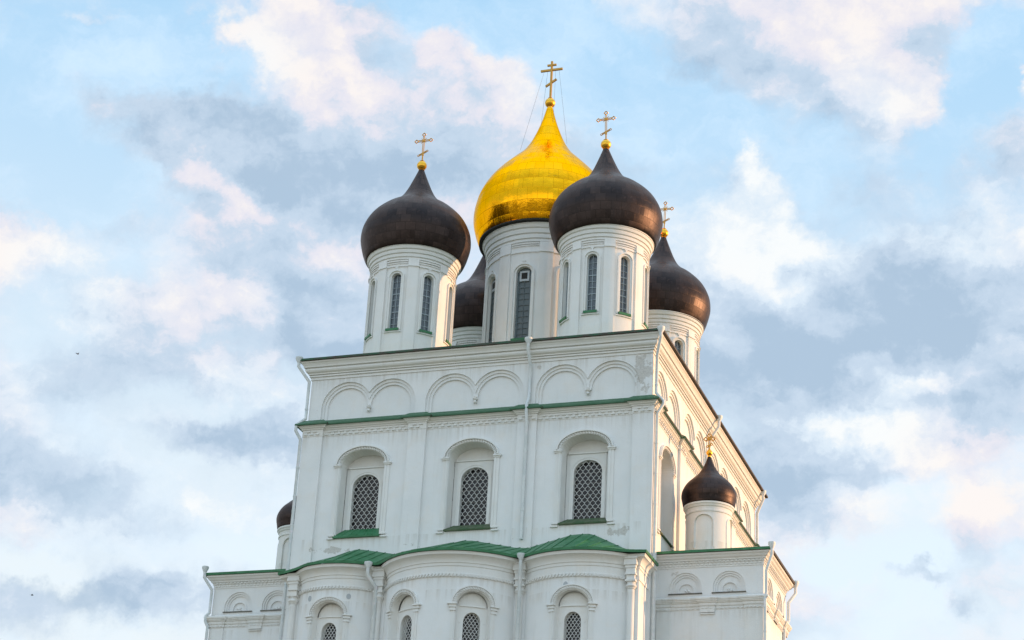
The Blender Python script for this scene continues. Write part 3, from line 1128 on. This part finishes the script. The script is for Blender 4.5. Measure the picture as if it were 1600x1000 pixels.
# small grey plaster discs high on the apse walls
for (F, r, ha, wins, c0), xs in zip(arcs, ([2.95, 5.75], [], [20.7])):
    for x in xs:
        u = math.asin((x - c0[0]) / r) * r
        vm = MB()
        vm.slab(F, [(u + .15 * cos(2 * pi * k / 16), 37.22 + .19 * sin(2 * pi * k / 16)) for k in range(16)], -.01, .02)
        vm.build("plaster_disc", M_disc, CATH)

for x in col_x:
    cm = MB()
    cy = Y0 - .10
    cm.lathe((x, cy), [(.235, 0), (.225, 37.12)], 20)
    o = cm.build("column", M_trim, CATH, 40)
    km = MB()
    km.lathe((x, cy), [(.23, 37.08), (.27, 37.10), (.27, 37.16), (.34, 37.22), (.36, 37.28), (.30, 37.36), (.27, 37.40), (.27, 37.50), (.34, 37.56), (.30, 37.60)], 20)
    F = Flat((x, Y0), (1, 0), (0, -1))
    for (hw, z0, z1, dd) in [(.34, 37.56, 37.68, .42), (.27, 37.68, 37.98, .34), (.35, 37.98, 38.10, .44), (.30, 38.10, 38.42, .38), (.35, 38.42, 38.60, .43), (.42, 38.60, 38.80, .50), (.40, 38.80, 39.0, .47), (.46, 39.0, 39.12, .54)]:
        km.box(F, -hw, hw, z0, z1, -.1, dd)
    km.build("capital", M_trim, o, 40)

# apse roofs: sheet metal between the scalloped eave and the wall
epath = [(1.0, .0), (1.0, Y0)] + apath[2:-2] + [(25.05, Y0), (25.05, 0)]
EOFF = .62


def offset_path(path, d):
    P = [Vector(p) for p in path]
    out_ = []
    for i in range(len(P)):
        d1 = (P[i] - P[i - 1]).normalized() if i else (P[1] - P[0]).normalized()
        d2 = (P[i + 1] - P[i]).normalized() if i < len(P) - 1 else d1
        n1, n2 = Vector((d1.y, -d1.x)), Vector((d2.y, -d2.x))
        q = P[i] + (n1 + n2) / max(.35, 1 + n1.dot(n2)) * d
        out_.append((q.x, q.y))
    return out_


ep = offset_path(epath, EOFF)
# round off the inner corners over the columns
front_ep = ep[1:-1]
for _ in range(6):
    front_ep = [front_ep[0]] + [((front_ep[i - 1][0] + 2 * front_ep[i][0] + front_ep[i + 1][0]) / 4, (front_ep[i - 1][1] + 2 * front_ep[i][1] + front_ep[i + 1][1]) / 4) for i in range(1, len(front_ep) - 1)] + [front_ep[-1]]
ep = [ep[0]] + front_ep + [ep[-1]]
RIDGE = [(-.1, 39.75), (.3, 40.0), (2.3, 40.70), (4.4, 41.50), (4.9, 41.50), (7.5, 41.02), (9.5, 41.25), (12.2, 41.72), (12.8, 41.72), (16.0, 41.05), (16.9, 41.0), (19.85, 41.74), (21.15, 41.74), (23.4, 40.62), (25.1, 39.95), (26, 39.8)]


def ridge_z(x):
    for (a, za), (b_, zb) in zip(RIDGE, RIDGE[1:]):
        if a <= x <= b_:
            return za + (zb - za) * (x - a) / (b_ - a)
    return RIDGE[0][1] if x < 0 else RIDGE[-1][1]


EZ0, EZ1 = 39.30, 39.46
am = MB()
top = []
for (x, y) in front_ep:
    xx = min(max(x, .05), 25.15)
    top.append((xx, -.0, ridge_z(xx)))
n = len(front_ep)
ek = .06
vs = [(x, y, EZ1) for x, y in front_ep] + [(p[0], -.02, p[2]) for p in top]
am.add(vs, [[i, i + 1, n + i + 1, n + i] for i in range(n - 1)])
# side slopes towards the main wall
for (tip, wallp, tp) in ((front_ep[0], ep[0], top[0]), (front_ep[-1], ep[-1], top[-1])):
    A, B, C_ = (tip[0], tip[1], EZ1), (wallp[0], wallp[1], EZ1 + .02), (tp[0], -.02, tp[2])
    am.add([A, B, C_], [[0, 1, 2] if wallp[0] > 10 else [1, 0, 2]])
    D_, E_ = (tip[0], tip[1], EZ0), (wallp[0], wallp[1], EZ0)      # boarded underside of the overhang
    sx = -.75 if wallp[0] > 10 else .75
    am.add([D_, E_, (wallp[0] + sx, wallp[1], EZ0), (tip[0] + sx, tip[1] + .75, EZ0)], [[0, 1, 2, 3]])
am.sweep(ep, [(0, EZ0), (.02, EZ0), (.03, EZ1 + .015), (-.01, EZ1 + .02)])
# standing seams
acc = 0
for i in range(1, n - 1):
    (x, y), (xp, yp) = front_ep[i], front_ep[i - 1]
    acc += sqrt((x - xp) ** 2 + (y - yp) ** 2)
    if acc > .62:
        acc = 0
        t_ = top[i]
        am.tube([(x, y, EZ1 + .02), (t_[0], -.03, t_[2] + .02)], .028, 5)
sag_left(am)
am.build("apse_roof", M_green, CATH)


# ------------------------------------------------------------------ side chapels
def chapel(side):
    ch = MB()
    if side > 0:
        xa, xb, ya, yb = 24.9, 32.04, 2.26, 9.51
        FF = Flat((0, ya), (1, 0), (0, -1))
        SF = Flat((xb, ya), (0, 1), (1, 0))
        arches, sarches = [26.92, 29.80], [2.10, 5.15]
        zb = 38.10
        face = rect(xa, xb, 0, 40.4)
        pil = [(25.04, 25.96), (27.92, 28.88), (30.83, 32.04)]
    else:
        xa, xb, ya, yb = -7.04, .1, 2.26, 9.51
        FF = Flat((0, ya), (1, 0), (0, -1))
        SF = Flat((xa, yb), (0, -1), (-1, 0))
        arches, sarches = [-5.03, -2.15], [2.10, 5.15]
        zb = 38.22
        face = rect(xa, xb, 0, 40.4)
        pil = [(-7.04, -5.95), (-4.02, -3.05), (-1.2, .1)]
    dz = zb - 38.10
    dets = []
    R1, st = 1.06, .34

    def nested(F, u):
        L0 = arch(u, zb, zb + st, R1, R1, 18)
        L1 = arch(u, zb, zb + st, .93, .93, 18)
        L2 = arch(u, zb, zb + st, .80, .80, 18)
        L3 = arch(u, zb, zb + st * .6, .58, .58, 18)
        L4 = arch(u, zb, zb + st * .6, .48, .48, 18)
        ch.reveal(F, L0, 0, -.08); ch.panel(F, L0, [L1], -.08)
        ch.reveal(F, L1, -.08, -.16); ch.panel(F, L1, [L2], -.16)
        ch.reveal(F, L2, -.16, -.24); ch.panel(F, L2, [L3], -.24)
        ch.reveal(F, L3, -.24, -.19); ch.panel(F, L3, [L4], -.19)
        ch.reveal(F, L4, -.19, -.28); ch.panel(F, L4, [], -.28)
        det = MB(); dets.append(det)
        for k in range(9):                               # worn carved relief in the lunette
            a = random.uniform(.2, pi - .2)
            rr = random.uniform(.05, .30)
            x, y, z = F(u + rr * cos(a), zb + .10 + rr * sin(a), -.27)
            det.ball((x, y, z), random.uniform(.04, .075), 8)
        return L0
    fh = [nested(FF, u) for u in arches]
    sh = [nested(SF, u) for u in sarches]
    ch.panel(FF, face, fh, 0)
    ch.panel(SF, rect(0, yb - ya, 0, 40.4), sh, 0)
    BF = Flat((xb, yb), (-1, 0), (0, 1))
    ch.panel(BF, rect(0, xb - xa, 0, 40.4), [], 0)
    o = ch.build("chapel", M_wall, CATH)
    o["label"] = "low side chapel at the right of the main block" if side > 0 else "low side chapel half hidden at the left"
    for det in dets:
        det.build("carved_relief", M_trim, o, 60)
    for F_, L_ in ((FF, arches), (SF, sarches)):
        for u in L_:
            sl = MB()
            sl.box(F_, u - 1.12, u + 1.12, zb - .06, zb, -.1, .10)
            sl.build("ledge", M_slab, o)
    # plan path of front + outer side
    if side > 0:
        path = [(xa, ya), (xb, ya), (xb, yb), (xa, yb)]
        jp = [(xa, ya - .09), (25.96, ya - .09), (25.96, ya), (27.92, ya), (27.92, ya - .09), (28.88, ya - .09), (28.88, ya), (30.83, ya), (30.83, ya - .09),
              (xb + .09, ya - .09), (xb + .09, ya + 1.2), (xb, ya + 1.2), (xb, ya + 3.1), (xb + .09, ya + 3.1), (xb + .09, ya + 4.1), (xb, ya + 4.1), (xb, yb - 1.2), (xb + .09, yb - 1.2), (xb + .09, yb + .05), (xa, yb + .05)]
    else:
        path = [(xb, yb), (xa, yb), (xa, ya), (xb, ya)]
        jp = [(xb, yb), (xa - .09, yb), (xa - .09, ya - .09), (-5.95, ya - .09), (-5.95, ya), (-4.02, ya), (-4.02, ya - .09), (-3.05, ya - .09), (-3.05, ya), (-1.2, ya), (-1.2, ya - .09), (xb, ya - .09)]
    c = MB()
    z = dz
    c.sweep(path, [(0, 39.80 + z), (.04, 39.80 + z), (.04, 39.88 + z), (.03, 39.88 + z), (.05, 40.06 + z), (.10, 40.07 + z), (.10, 40.20 + z), (.20, 40.22 + z), (.22, 40.30 + z), (.34, 40.38 + z), (.40, 40.48 + z), (.50, 40.54 + z), (.52, 40.64 + z), (0, 40.66 + z)])
    dentils(c, path, 39.92 + z, 40.02 + z, .03, .10, .14, .13, 0, False)
    dentils(c, path, 40.10 + z, 40.19 + z, .08, .17, .14, .13, .1, False)
    c.build("cornice", M_trim, o)
    c = MB()
    c.sweep(jp, [(0, 36.98 + z), (.03, 36.98 + z), (.03, 37.18 + z), (.08, 37.20 + z), (.10, 37.26 + z), (.10, 37.38 + z), (.17, 37.42 + z), (.17, 37.46 + z), (.22, 37.50 + z), (.22, 37.56 + z), (.27, 37.60 + z), (.28, 37.68 + z), (.28, 37.71 + z), (0, 37.86 + z)])
    dentils(c, jp, 37.03 + z, 37.11 + z, .02, .08, .16, .11, 0, False)
    a0, a1 = pil[1]
    c.box(FF, a0, a1, 36.78 + z, 36.99 + z, -.05, .13)
    c.box(FF, a0, a1, 36.66 + z, 36.74 + z, -.05, .10)
    for a0, a1 in pil:
        if a0 != pil[1][0]:
            c.box(FF, a0, min(a1, xb), 0, 36.99 + z, -.05, .07)
    c.build("string_course", M_trim, o)
    rm = MB()
    e = .62
    zz = 40.66 + z
    if side > 0:
        X0, X1, Y0_, Y1_ = WX, xb + e, ya - e, yb + e
        top_ = [(WX, 5.2, 41.7), (WX, 7.0, 41.7)]
        ring_ = [(X0, Y0_), (X1, Y0_), (X1, Y1_), (X0, Y1_)]
    else:
        X0, X1, Y0_, Y1_ = xa - e, 0, ya - e, yb + e
        top_ = [(0, 7.0, 41.8), (0, 5.2, 41.8)]
        ring_ = [(X1, Y1_), (X0, Y1_), (X0, Y0_), (X1, Y0_)]
    vs = [(p[0], p[1], zz) for p in ring_] + [(p[0], p[1], zz + .17) for p in ring_] + top_
    rm.add(vs, [[4, 5, 8], [5, 6, 9, 8], [6, 7, 9], [0, 1, 5, 4], [2, 3, 7, 6]])
    if side < 0:
        rm.add(vs, [[1, 2, 6, 5]])
        rm.add(vs, [[3, 2, 1, 0]])
    else:
        rm.m = 1
        rm.add(vs, [[1, 2, 6, 5]])
        rm.add(vs, [[3, 2, 1, 0]])
    rm.build("chapel_roof", [M_green, M_rust_shade], CATH)
    return o


chapel(1)
chapel(-1)

# ------------------------------------------------------------------ drums and domes
def drum(center, r, z0, zw0, zw1, whw, zband, ztop, rtop, gold=False, nw=8):
    """round tower with eight tall windows; local origin on its axis"""
    F = Arc((0, 0), r, -pi / 2, r * .075)
    L = 2 * pi * r
    d = MB()
    holes, us = [], []
    for k in range(nw):
        u = -L / 2 + L * (k + .5) / nw
        a = (k + .5) / nw
        us.append(u)
    # windows sit at multiples of 45 degrees from the front: shift panel seam between two windows
    rise = whw * .85
    for u in us:
        holes.append(arch(u, zw0, zw1 - rise, whw, rise, 12))
    F.a0 = -pi / 2 + pi / nw
    d.panel(F, rect(-L / 2, L / 2, z0, ztop), holes, 0)
    for u in us:                                     # pilasters between the windows
        v = u + L / nw / 2
        pw = r * radians(7.0)
        d.box(F, v - pw, v + pw, z0, ztop, -.05, .13)
        # recessed-looking frieze panels: slot mouldings between the pilasters
        a, b_ = u - L / nw / 2 + pw, u + L / nw / 2 - pw
        d.box(F, a + .06, b_ - .06, ztop - .17, ztop - .09, -.02, .10)
        d.box(F, a + .06, b_ - .06, ztop - .32, ztop - .25, -.02, .07)
        d.box(F, a, b_, zband, zband + .10, -.02, .08)
        d.box(F, v - pw - .02, v + pw + .02, zband, zband + .10, .10, .20)
    o = d.build("drum", M_drum, CATH, 25)
    o.location = (center[0], center[1], 0)
    c = MB()
    k = rtop - r
    h = 1.1 if not gold else 1.5
    pr = [(0, 0), (.22, .02), (.22, .12), (.14, .13), (.14, .17), (.36, .20), (.40, .30), (.40, .38), (.32, .39), (.32, .43), (.56, .46), (.62, .58), (.64, .66), (.56, .67), (.56, .70), (.80, .74), (.92, .86), (.94, .92), (1.04, .93), (1.04, 1.0), (.6, 1.0)]
    c.lathe((0, 0), [(r + k * a, ztop + h * b_) for a, b_ in pr], 96)
    c.build("cornice", M_trim, o, 30)
    wm = None
    for idx, u in enumerate(us):
        w = MB()
        zs = zw1 - rise
        hw2 = whw + .20
        # raised surround
        w.ring(F, arc_open(u, zs, whw + .24, rise + .24, 12, zw0 - .12), arc_open(u, zs, whw + .15, rise + .15, 12, zw0 - .12), -.02, .12)
        w.ring(F, arc_open(u, zs, whw + .15, rise + .15, 12, zw0), arc_open(u, zs, whw, rise, 12, zw0), -.02, .035)
        # key ornament
        w.box(F, u - .05, u + .05, zw1 + .26, zw1 + .50, -.02, .06)
        w.box(F, u - .12, u + .12, zw1 + .42, zw1 + .50, -.02, .07)
        hol = arch(u, zw0, zs, whw, rise, 12)
        w.reveal(F, hol, .03, -.34)
        w.box(F, u - hw2 - .08, u + hw2 + .08, zw0 - .26, zw0 - .16, -.02, .09)
        w.m = 1
        w.panel(F, hol, [], -.30)
        w.m = 2
        rows = 9 if not gold else 12
        w.box(F, u - .022, u + .022, zw0, zw1 - .02, -.31, -.25)
        for q in range(1, rows):
            z = zw0 + (zs + rise * .6 - zw0) * q / rows
            tk = .035 if q % 3 == 0 else .018
            w.box(F, u - whw, u + whw, z - tk, z + tk, -.31, -.25)
        for s_ in (-1, 1):
            w.box(F, min(u + s_ * whw, u + s_ * (whw - (.05 if not gold else .16))), max(u + s_ * whw, u + s_ * (whw - (.05 if not gold else .16))), zw0, zs + rise * .3, -.31, -.24)
        if gold:
            w.m = 4
            w.box(F, u - .40, u + .40, zs - .62, zs + .22, -.25, -.19)
            w.m = 5
            w.box(F, u - .24, u + .24, zs - .44, zs + .06, -.20, -.17)
        w.m = 3
        vs = [F(u - whw - .06, zw0 + .06, -.25), F(u + whw + .06, zw0 + .06, -.25), F(u + whw + .10, zw0 + .02, .18), F(u - whw - .10, zw0 + .02, .18),
              F(u - whw - .10, zw0 - .16, .18), F(u + whw + .10, zw0 - .16, .18), F(u + whw + .06, zw0 - .15, -.02), F(u - whw - .06, zw0 - .15, -.02)]
        w.add(vs, [[3, 2, 1, 0], [4, 5, 2, 3], [5, 6, 1, 2], [7, 4, 3, 0], [7, 6, 5, 4]])
        w.build("drum_window", [M_trim, M_slate if not gold else M_shutter, M_muntin if not gold else M_shutter, M_green, M_hatch, M_black], o, 25)
    return o


def smooth_profile(P, n=5):
    """Catmull-Rom through the profile points"""
    out_ = []
    for i in range(len(P) - 1):
        p0, p1, p2, p3 = P[max(0, i - 1)], P[i], P[i + 1], P[min(len(P) - 1, i + 2)]
        for k in range(n):
            t = k / n
            out_.append(tuple(.5 * ((2 * p1[j]) + (-p0[j] + p2[j]) * t + (2 * p0[j] - 5 * p1[j] + 4 * p2[j] - p3[j]) * t * t + (-p0[j] + 3 * p1[j] - 3 * p2[j] + p3[j]) * t ** 3) for j in (0, 1)))
    out_.append(P[-1])
    return out_


def bar(mb, a, b_, w, d):
    """flat bar from a to b in the x-z plane, width w, thickness d along y"""
    a, b_ = Vector(a), Vector(b_)
    t = (b_ - a).normalized()
    n = Vector((-t.z, 0, t.x)) * (w / 2)
    y = Vector((0, d / 2, 0))
    vs = [a - n - y, b_ - n - y, b_ + n - y, a + n - y, a - n + y, b_ - n + y, b_ + n + y, a + n + y]
    mb.add(vs, [[0, 1, 2, 3], [7, 6, 5, 4], [1, 0, 4, 5], [2, 1, 5, 6], [3, 2, 6, 7], [0, 3, 7, 4]])


def ringlet(mb, c, r, t):
    pts = [(c[0] + r * cos(2 * pi * i / 14), c[1], c[2] + r * sin(2 * pi * i / 14)) for i in range(15)]
    mb.tube(pts, t, 6, False)


def ornate_cross(parent, z0, h, mt):
    """openwork eight-pointed cross with looped ends"""
    m_ = MB()
    bar(m_, (0, 0, z0), (0, 0, z0 + h * .30), .09, .07)
    for s_ in (-.055, .055):
        bar(m_, (s_, 0, z0 + h * .22), (s_, 0, z0 + h * .86), .045, .06)
    zc = z0 + h * .72
    for s_ in (-.055, .055):
        bar(m_, (-h * .185, 0, zc + s_), (h * .185, 0, zc + s_), .045, .06)
    zl = z0 + h * .30
    for s_ in (-.05, .05):
        bar(m_, (-h * .115, 0, zl - h * .055 + s_), (h * .115, 0, zl + h * .055 + s_), .045, .06)
    m_.ball((0, 0, zc), .13, 12, 1, .5, 1)
    m_.ball((0, 0, zl), .08, 10, 1, .5, 1)
    for c in ((0, 0, z0 + h * .925), (-h * .225, 0, zc), (h * .225, 0, zc)):
        ringlet(m_, c, .115, .036)
        for (ox, oz) in ((-.13, 0), (.13, 0), (0, .13), (0, -.13)):
            m_.ball((c[0] + ox, 0, c[2] + oz), .05, 8)
    for c, k in (((-h * .135, 0, zl - h * .065), 1), ((h * .135, 0, zl + h * .065), 1)):
        ringlet(m_, c, .07, .026)
    for i in range(4):                                  # short rays in the angles
        a = pi / 4 + pi / 2 * i
        bar(m_, (.1 * cos(a), 0, zc + .1 * sin(a)), (.30 * cos(a), 0, zc + .30 * sin(a)), .03, .03)
    return m_.build("cross", mt, parent)


def dome(center, prof, mt, uvn, uvh, zball, rball, label, zc0, hc, gold=False, a0=0):
    m_ = MB()
    m_.lathe((0, 0), smooth_profile(prof, 6), 96, uvn, uvh)
    o = m_.build("dome", mt, CATH, 60)
    o.location = (center[0], center[1], 0)
    o["label"] = label
    k = MB()
    zt = prof[-1][1]
    k.ball((0, 0, zball), rball, 24)
    k.lathe((0, 0), [(rball * .45, zt - .12), (rball * .62, zt - .03), (rball * .5, zball - rball * .9)], 20)
    k.lathe((0, 0), [(rball * .42, zball + rball * .86), (rball * .5, zball + rball * 1.0), (rball * .22, zball + rball * 1.12), (rball * .16, zc0 + .1)], 16)
    k.build("ball", M_goldplain, o, 40)
    if gold:
        c = MB()
        h = hc
        bar(c, (0, 0, zc0), (0, 0, zc0 + h), .16, .16)
        bar(c, (-.92, 0, zc0 + h * .765), (.92, 0, zc0 + h * .765), .17, .14)
        bar(c, (-.38, 0, zc0 + h * .90), (.38, 0, zc0 + h * .90), .15, .13)
        bar(c, (-.45, 0, zc0 + h * .33), (.45, 0, zc0 + h * .50), .16, .13)
        c.build("cross", M_crossgold, o)
        for (xa, za, xb, yb, zb) in ((-.62, zc0 + h * .76, -2.0, -.9, 78.0), (-.34, zc0 + h * .76, -.5, -.5, 80.3), (.62, zc0 + h * .76, 1.9, -1.0, 78.0), (.34, zc0 + h * .76, .5, -.5, 80.3)):
            wv = MB()
            wv.tube([(xa, 0, za), (xb, yb, zb)], .009, 5)
            wv.build("guy_wire", M_wire, o)
    else:
        ornate_cross(o, zc0, hc, M_crossgold)
    return o


PS = [(3.40, 65.30), (3.62, 65.26), (3.86, 65.75), (4.08, 66.55), (4.15, 67.15), (4.02, 67.95), (3.55, 68.85), (2.75, 69.65), (1.95, 70.20), (1.38, 70.75), (.98, 71.42), (.62, 72.25), (.36, 72.9), (.20, 73.32)]
SMALL = {'fl': (5.05, 4.95), 'fr': (19.92, 4.95), 'br': (20.06, 20.0), 'bl': (5.05, 20.0)}
D0 = None
for k, cc in SMALL.items():
    if D0 is None:
        D0 = drum(cc, 3.10, 54.5, 58.66, 63.12, .37, 63.62, 64.18, 3.52)
    else:
        copy_tree(D0, CATH, (cc[0], cc[1], 0), 0)
LAB = {'fl': "dark onion dome at the front left", 'fr': "dark onion dome at the front right, overlapping the gilded one",
       'br': "dark onion dome at the back right, partly hidden", 'bl': "dark onion dome at the back left, mostly hidden"}
d0 = None
for k, cc in SMALL.items():
    if d0 is None:
        d0 = dome(cc, PS, M_copper, 34, .62, 73.70, .385, LAB[k], 74.0, 2.62)
    else:
        o = copy_tree(d0, CATH, (cc[0], cc[1], 0), 0)
        o["label"] = LAB[k]
        lean = {'fr': -.030, 'br': .030, 'bl': 0.0}[k]      # these two onions lean a little, as in the photograph
        o.rotation_euler = (0, lean, 0)
        o.location.x -= 66.2 * sin(lean)
        if k == 'br':
            o.scale = (.965, .965, 1)

GC = (12.6, 12.5)
drum(GC, 4.20, 54.5, 60.0, 65.95, .60, 67.1, 67.95, 4.70, True)
PG = [(4.60, 69.62), (4.98, 69.58), (5.22, 70.1), (5.45, 70.9), (5.55, 71.6), (5.48, 72.5), (5.20, 73.6), (4.62, 74.75), (3.85, 75.75), (2.95, 76.72), (2.10, 77.6), (1.50, 78.5), (1.08, 79.4), (.74, 80.3), (.46, 81.2), (.26, 82.0)]
dome(GC, PG, M_gold, 44, .95, 82.55, .42, "gilded onion dome in the centre", 83.0, 3.45, True)
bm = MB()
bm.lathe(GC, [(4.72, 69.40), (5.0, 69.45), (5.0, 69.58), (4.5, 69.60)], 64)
bm.build("dome_eave_shadow_ring", M_black, CATH, 30)  # solid ring coloured black for the shade between dome rim and cornice

# little domes over the chapels
PC = [(1.55, 45.12), (1.72, 45.10), (1.80, 45.45), (1.87, 45.85), (1.80, 46.25), (1.55, 46.70), (1.15, 47.10), (.78, 47.45), (.50, 47.85), (.30, 48.25), (.17, 48.6), (.12, 48.82)]


def small_drum(cc):
    F = Arc((0, 0), 1.54, -pi / 2, .12)
    L = 2 * pi * 1.54
    d = MB()
    us = [-L / 2 + L * (k + .5) / 4 for k in range(4)]
    F.a0 = -pi / 2 + pi / 4
    hs = [arch(u, 41.9, 43.62, .64, .55, 14) for u in us]
    d.panel(F, rect(-L / 2, L / 2, 40.9, 44.5), hs, 0)
    for u, h in zip(us, hs):
        d.reveal(F, h, 0, -.09)
        d.panel(F, h, [], -.09)
        d.ring(F, arc_open(u, 43.62, .74, .65, 14, 41.9), arc_open(u, 43.62, .65, .56, 14, 41.9), -.01, .04)
    o = d.build("drum", M_drum, CATH, 25)
    o.location = (cc[0], cc[1], 0)
    c = MB()
    c.lathe((0, 0), [(1.54, 44.38), (1.59, 44.40), (1.60, 44.50), (1.56, 44.54), (1.57, 44.74), (1.63, 44.78), (1.67, 44.92), (1.72, 44.94), (1.73, 45.06), (1.5, 45.10)], 72)
    c.build("cornice", M_trim, o, 30)
    return o


sd = small_drum((27.56, 5.9))
copy_tree(sd, CATH, (-2.52, 5.9, 0), 0)
s0 = dome((27.56, 5.9), PC, M_copper, 22, .34, 49.08, .22, "small dark dome on the right chapel", 49.28, 1.15)
o = copy_tree(s0, CATH, (-2.52, 5.9, 0), 0)
o["label"] = "small dark dome on the left chapel, half hidden by the main block"


# ------------------------------------------------------------------ drainpipes
def drainpipe(pts, label=None, r=.112, funnel=True, fr=.27):
    p = MB()
    # soften the bends
    p.tube(pts, r, 12)
    # joints every few metres on the straight runs
    for a, b_ in zip(pts, pts[1:]):
        a, b_ = Vector(a), Vector(b_)
        L = (b_ - a).length
        if L > 2.5 and abs((b_ - a).normalized().z) > .95:
            k = 1
            while k * 2.1 < L - .3:
                q = a + (b_ - a) * (k * 2.1 / L)
                t = (b_ - a).normalized()
                p.tube([q - t * .05, q + t * .05], r + .018, 12)
                k += 1
    o = p.build("drainpipe", M_pipe, CATH, 50)
    if label:
        o["label"] = label
    if funnel:
        f = MB()
        x, y, z = pts[0]
        f.lathe((x, y), [(r * .9, z - .05), (r * 1.05, z + .02), (fr, z + .30), (fr, z + .44), (fr * .86, z + .44), (fr * .8, z + .32)], 14)
        f.build("funnel", M_pipe, o, 40)
    return o


drainpipe([(-.82, -.72, 55.40), (-.82, -.72, 55.15), (-.16, -.10, 54.15), (-.16, -.10, 51.35), (-.62, -.55, 50.75), (-.62, -.55, 50.3), (-.34, -.22, 49.75), (-.34, -.22, 30)], "drainpipe down the front left corner")
drainpipe([(16.42, -.88, 55.30), (16.42, -.88, 54.9), (16.42, -.16, 54.0), (16.42, -.16, 51.6), (16.42, -.58, 51.0), (16.42, -.58, 50.4), (16.42, -.36, 49.8), (16.42, -.36, 41.5)], "drainpipe in the middle of the front wall")
drainpipe([(25.72, -.72, 55.35), (25.72, -.72, 55.05), (25.26, .18, 54.1), (25.26, .18, 51.4), (25.78, .10, 50.75), (25.78, .10, 50.55), (25.36, .12, 49.9), (25.36, .12, 30)], "drainpipe down the front right corner")
drainpipe([(25.90, 15.9, 55.35), (25.90, 15.9, 54.95), (25.2, 15.9, 53.9), (25.2, 15.9, 51.2), (25.62, 15.9, 50.6), (25.4, 15.9, 49.8), (25.4, 15.9, 43)])
drainpipe([(25.80, 32.4, 55.20), (25.80, 32.4, 54.9), (25.2, 32.9, 53.9), (25.2, 32.9, 51.2), (25.62, 33.2, 50.6), (25.4, 33.1, 49.8), (25.4, 33.1, 38)])
drainpipe([(32.70, 1.72, 40.66), (32.70, 1.72, 40.3), (32.28, 2.0, 39.3), (32.28, 2.0, 37.95), (32.20, 2.0, 37.45), (32.20, 2.0, 26)], None, .105, True, .24)
drainpipe([(32.66, 9.9, 40.50), (32.66, 9.9, 40.1), (32.34, 9.0, 39.2), (32.34, 9.0, 38.0), (32.16, 8.4, 37.2), (32.16, 8.4, 26)], None, .105, True, .24)
drainpipe([(-7.58, 1.60, 40.95), (-7.58, 1.60, 40.6), (-7.12, 2.08, 39.80), (-7.12, 2.08, 38.15), (-7.30, 1.95, 37.9), (-7.30, 1.95, 37.55), (-7.12, 2.05, 37.15), (-7.12, 2.05, 26)], None, .105, True, .24)
drainpipe([(7.02, -3.45, 39.0), (7.02, -3.45, 38.60), (7.42, -2.80, 37.9), (7.42, -2.80, 26)], None, .115)
drainpipe([(17.48, -3.25, 39.1), (17.48, -3.25, 38.75), (17.36, -2.85, 38.0), (17.36, -2.85, 26)], None, .115)


# ------------------------------------------------------------------ birds far off in the sky
def bird(px, py, dist, rz, label):
    p = Vector(CAM_P) + sky_dir(px, py) * dist
    b_ = MB()
    b_.ball((0, 0, 0), .10, 10, 2.0, .8, .8)
    b_.ball((.22, 0, .03), .06, 8)
    b_.add([(-.18, .05, 0), (-.42, .10, .01), (-.42, -.10, .01), (-.18, -.05, 0), (-.3, 0, .04)], [[0, 1, 4], [1, 2, 4], [2, 3, 4], [3, 2, 1, 0]])
    for s_ in (-1, 1):
        vs = [(.10, s_ * .05, .03), (-.10, s_ * .05, .02), (-.06, s_ * .34, .17), (.10, s_ * .32, .18), (-.16, s_ * .66, .10), (0, s_ * .05, .06), (.02, s_ * .33, .20)]
        b_.add(vs, [[0, 5, 6, 3], [5, 1, 2, 6], [3, 6, 4], [6, 2, 4], [0, 3, 2, 1], [3, 4, 2]])
    o = b_.build("bird", M_bird)
    o.location = p
    o.rotation_euler = (0.2, 0, rz)
    o["label"] = label
    o["category"] = "bird"
    o["group"] = "birds far off in the sky"


bird(121, 553, 330, 1.2, "tiny dark bird in the clouds, the higher of two left of the cathedral")
bird(50, 930, 360, .5, "tiny dark bird low over the lower left clouds, the lower of two")
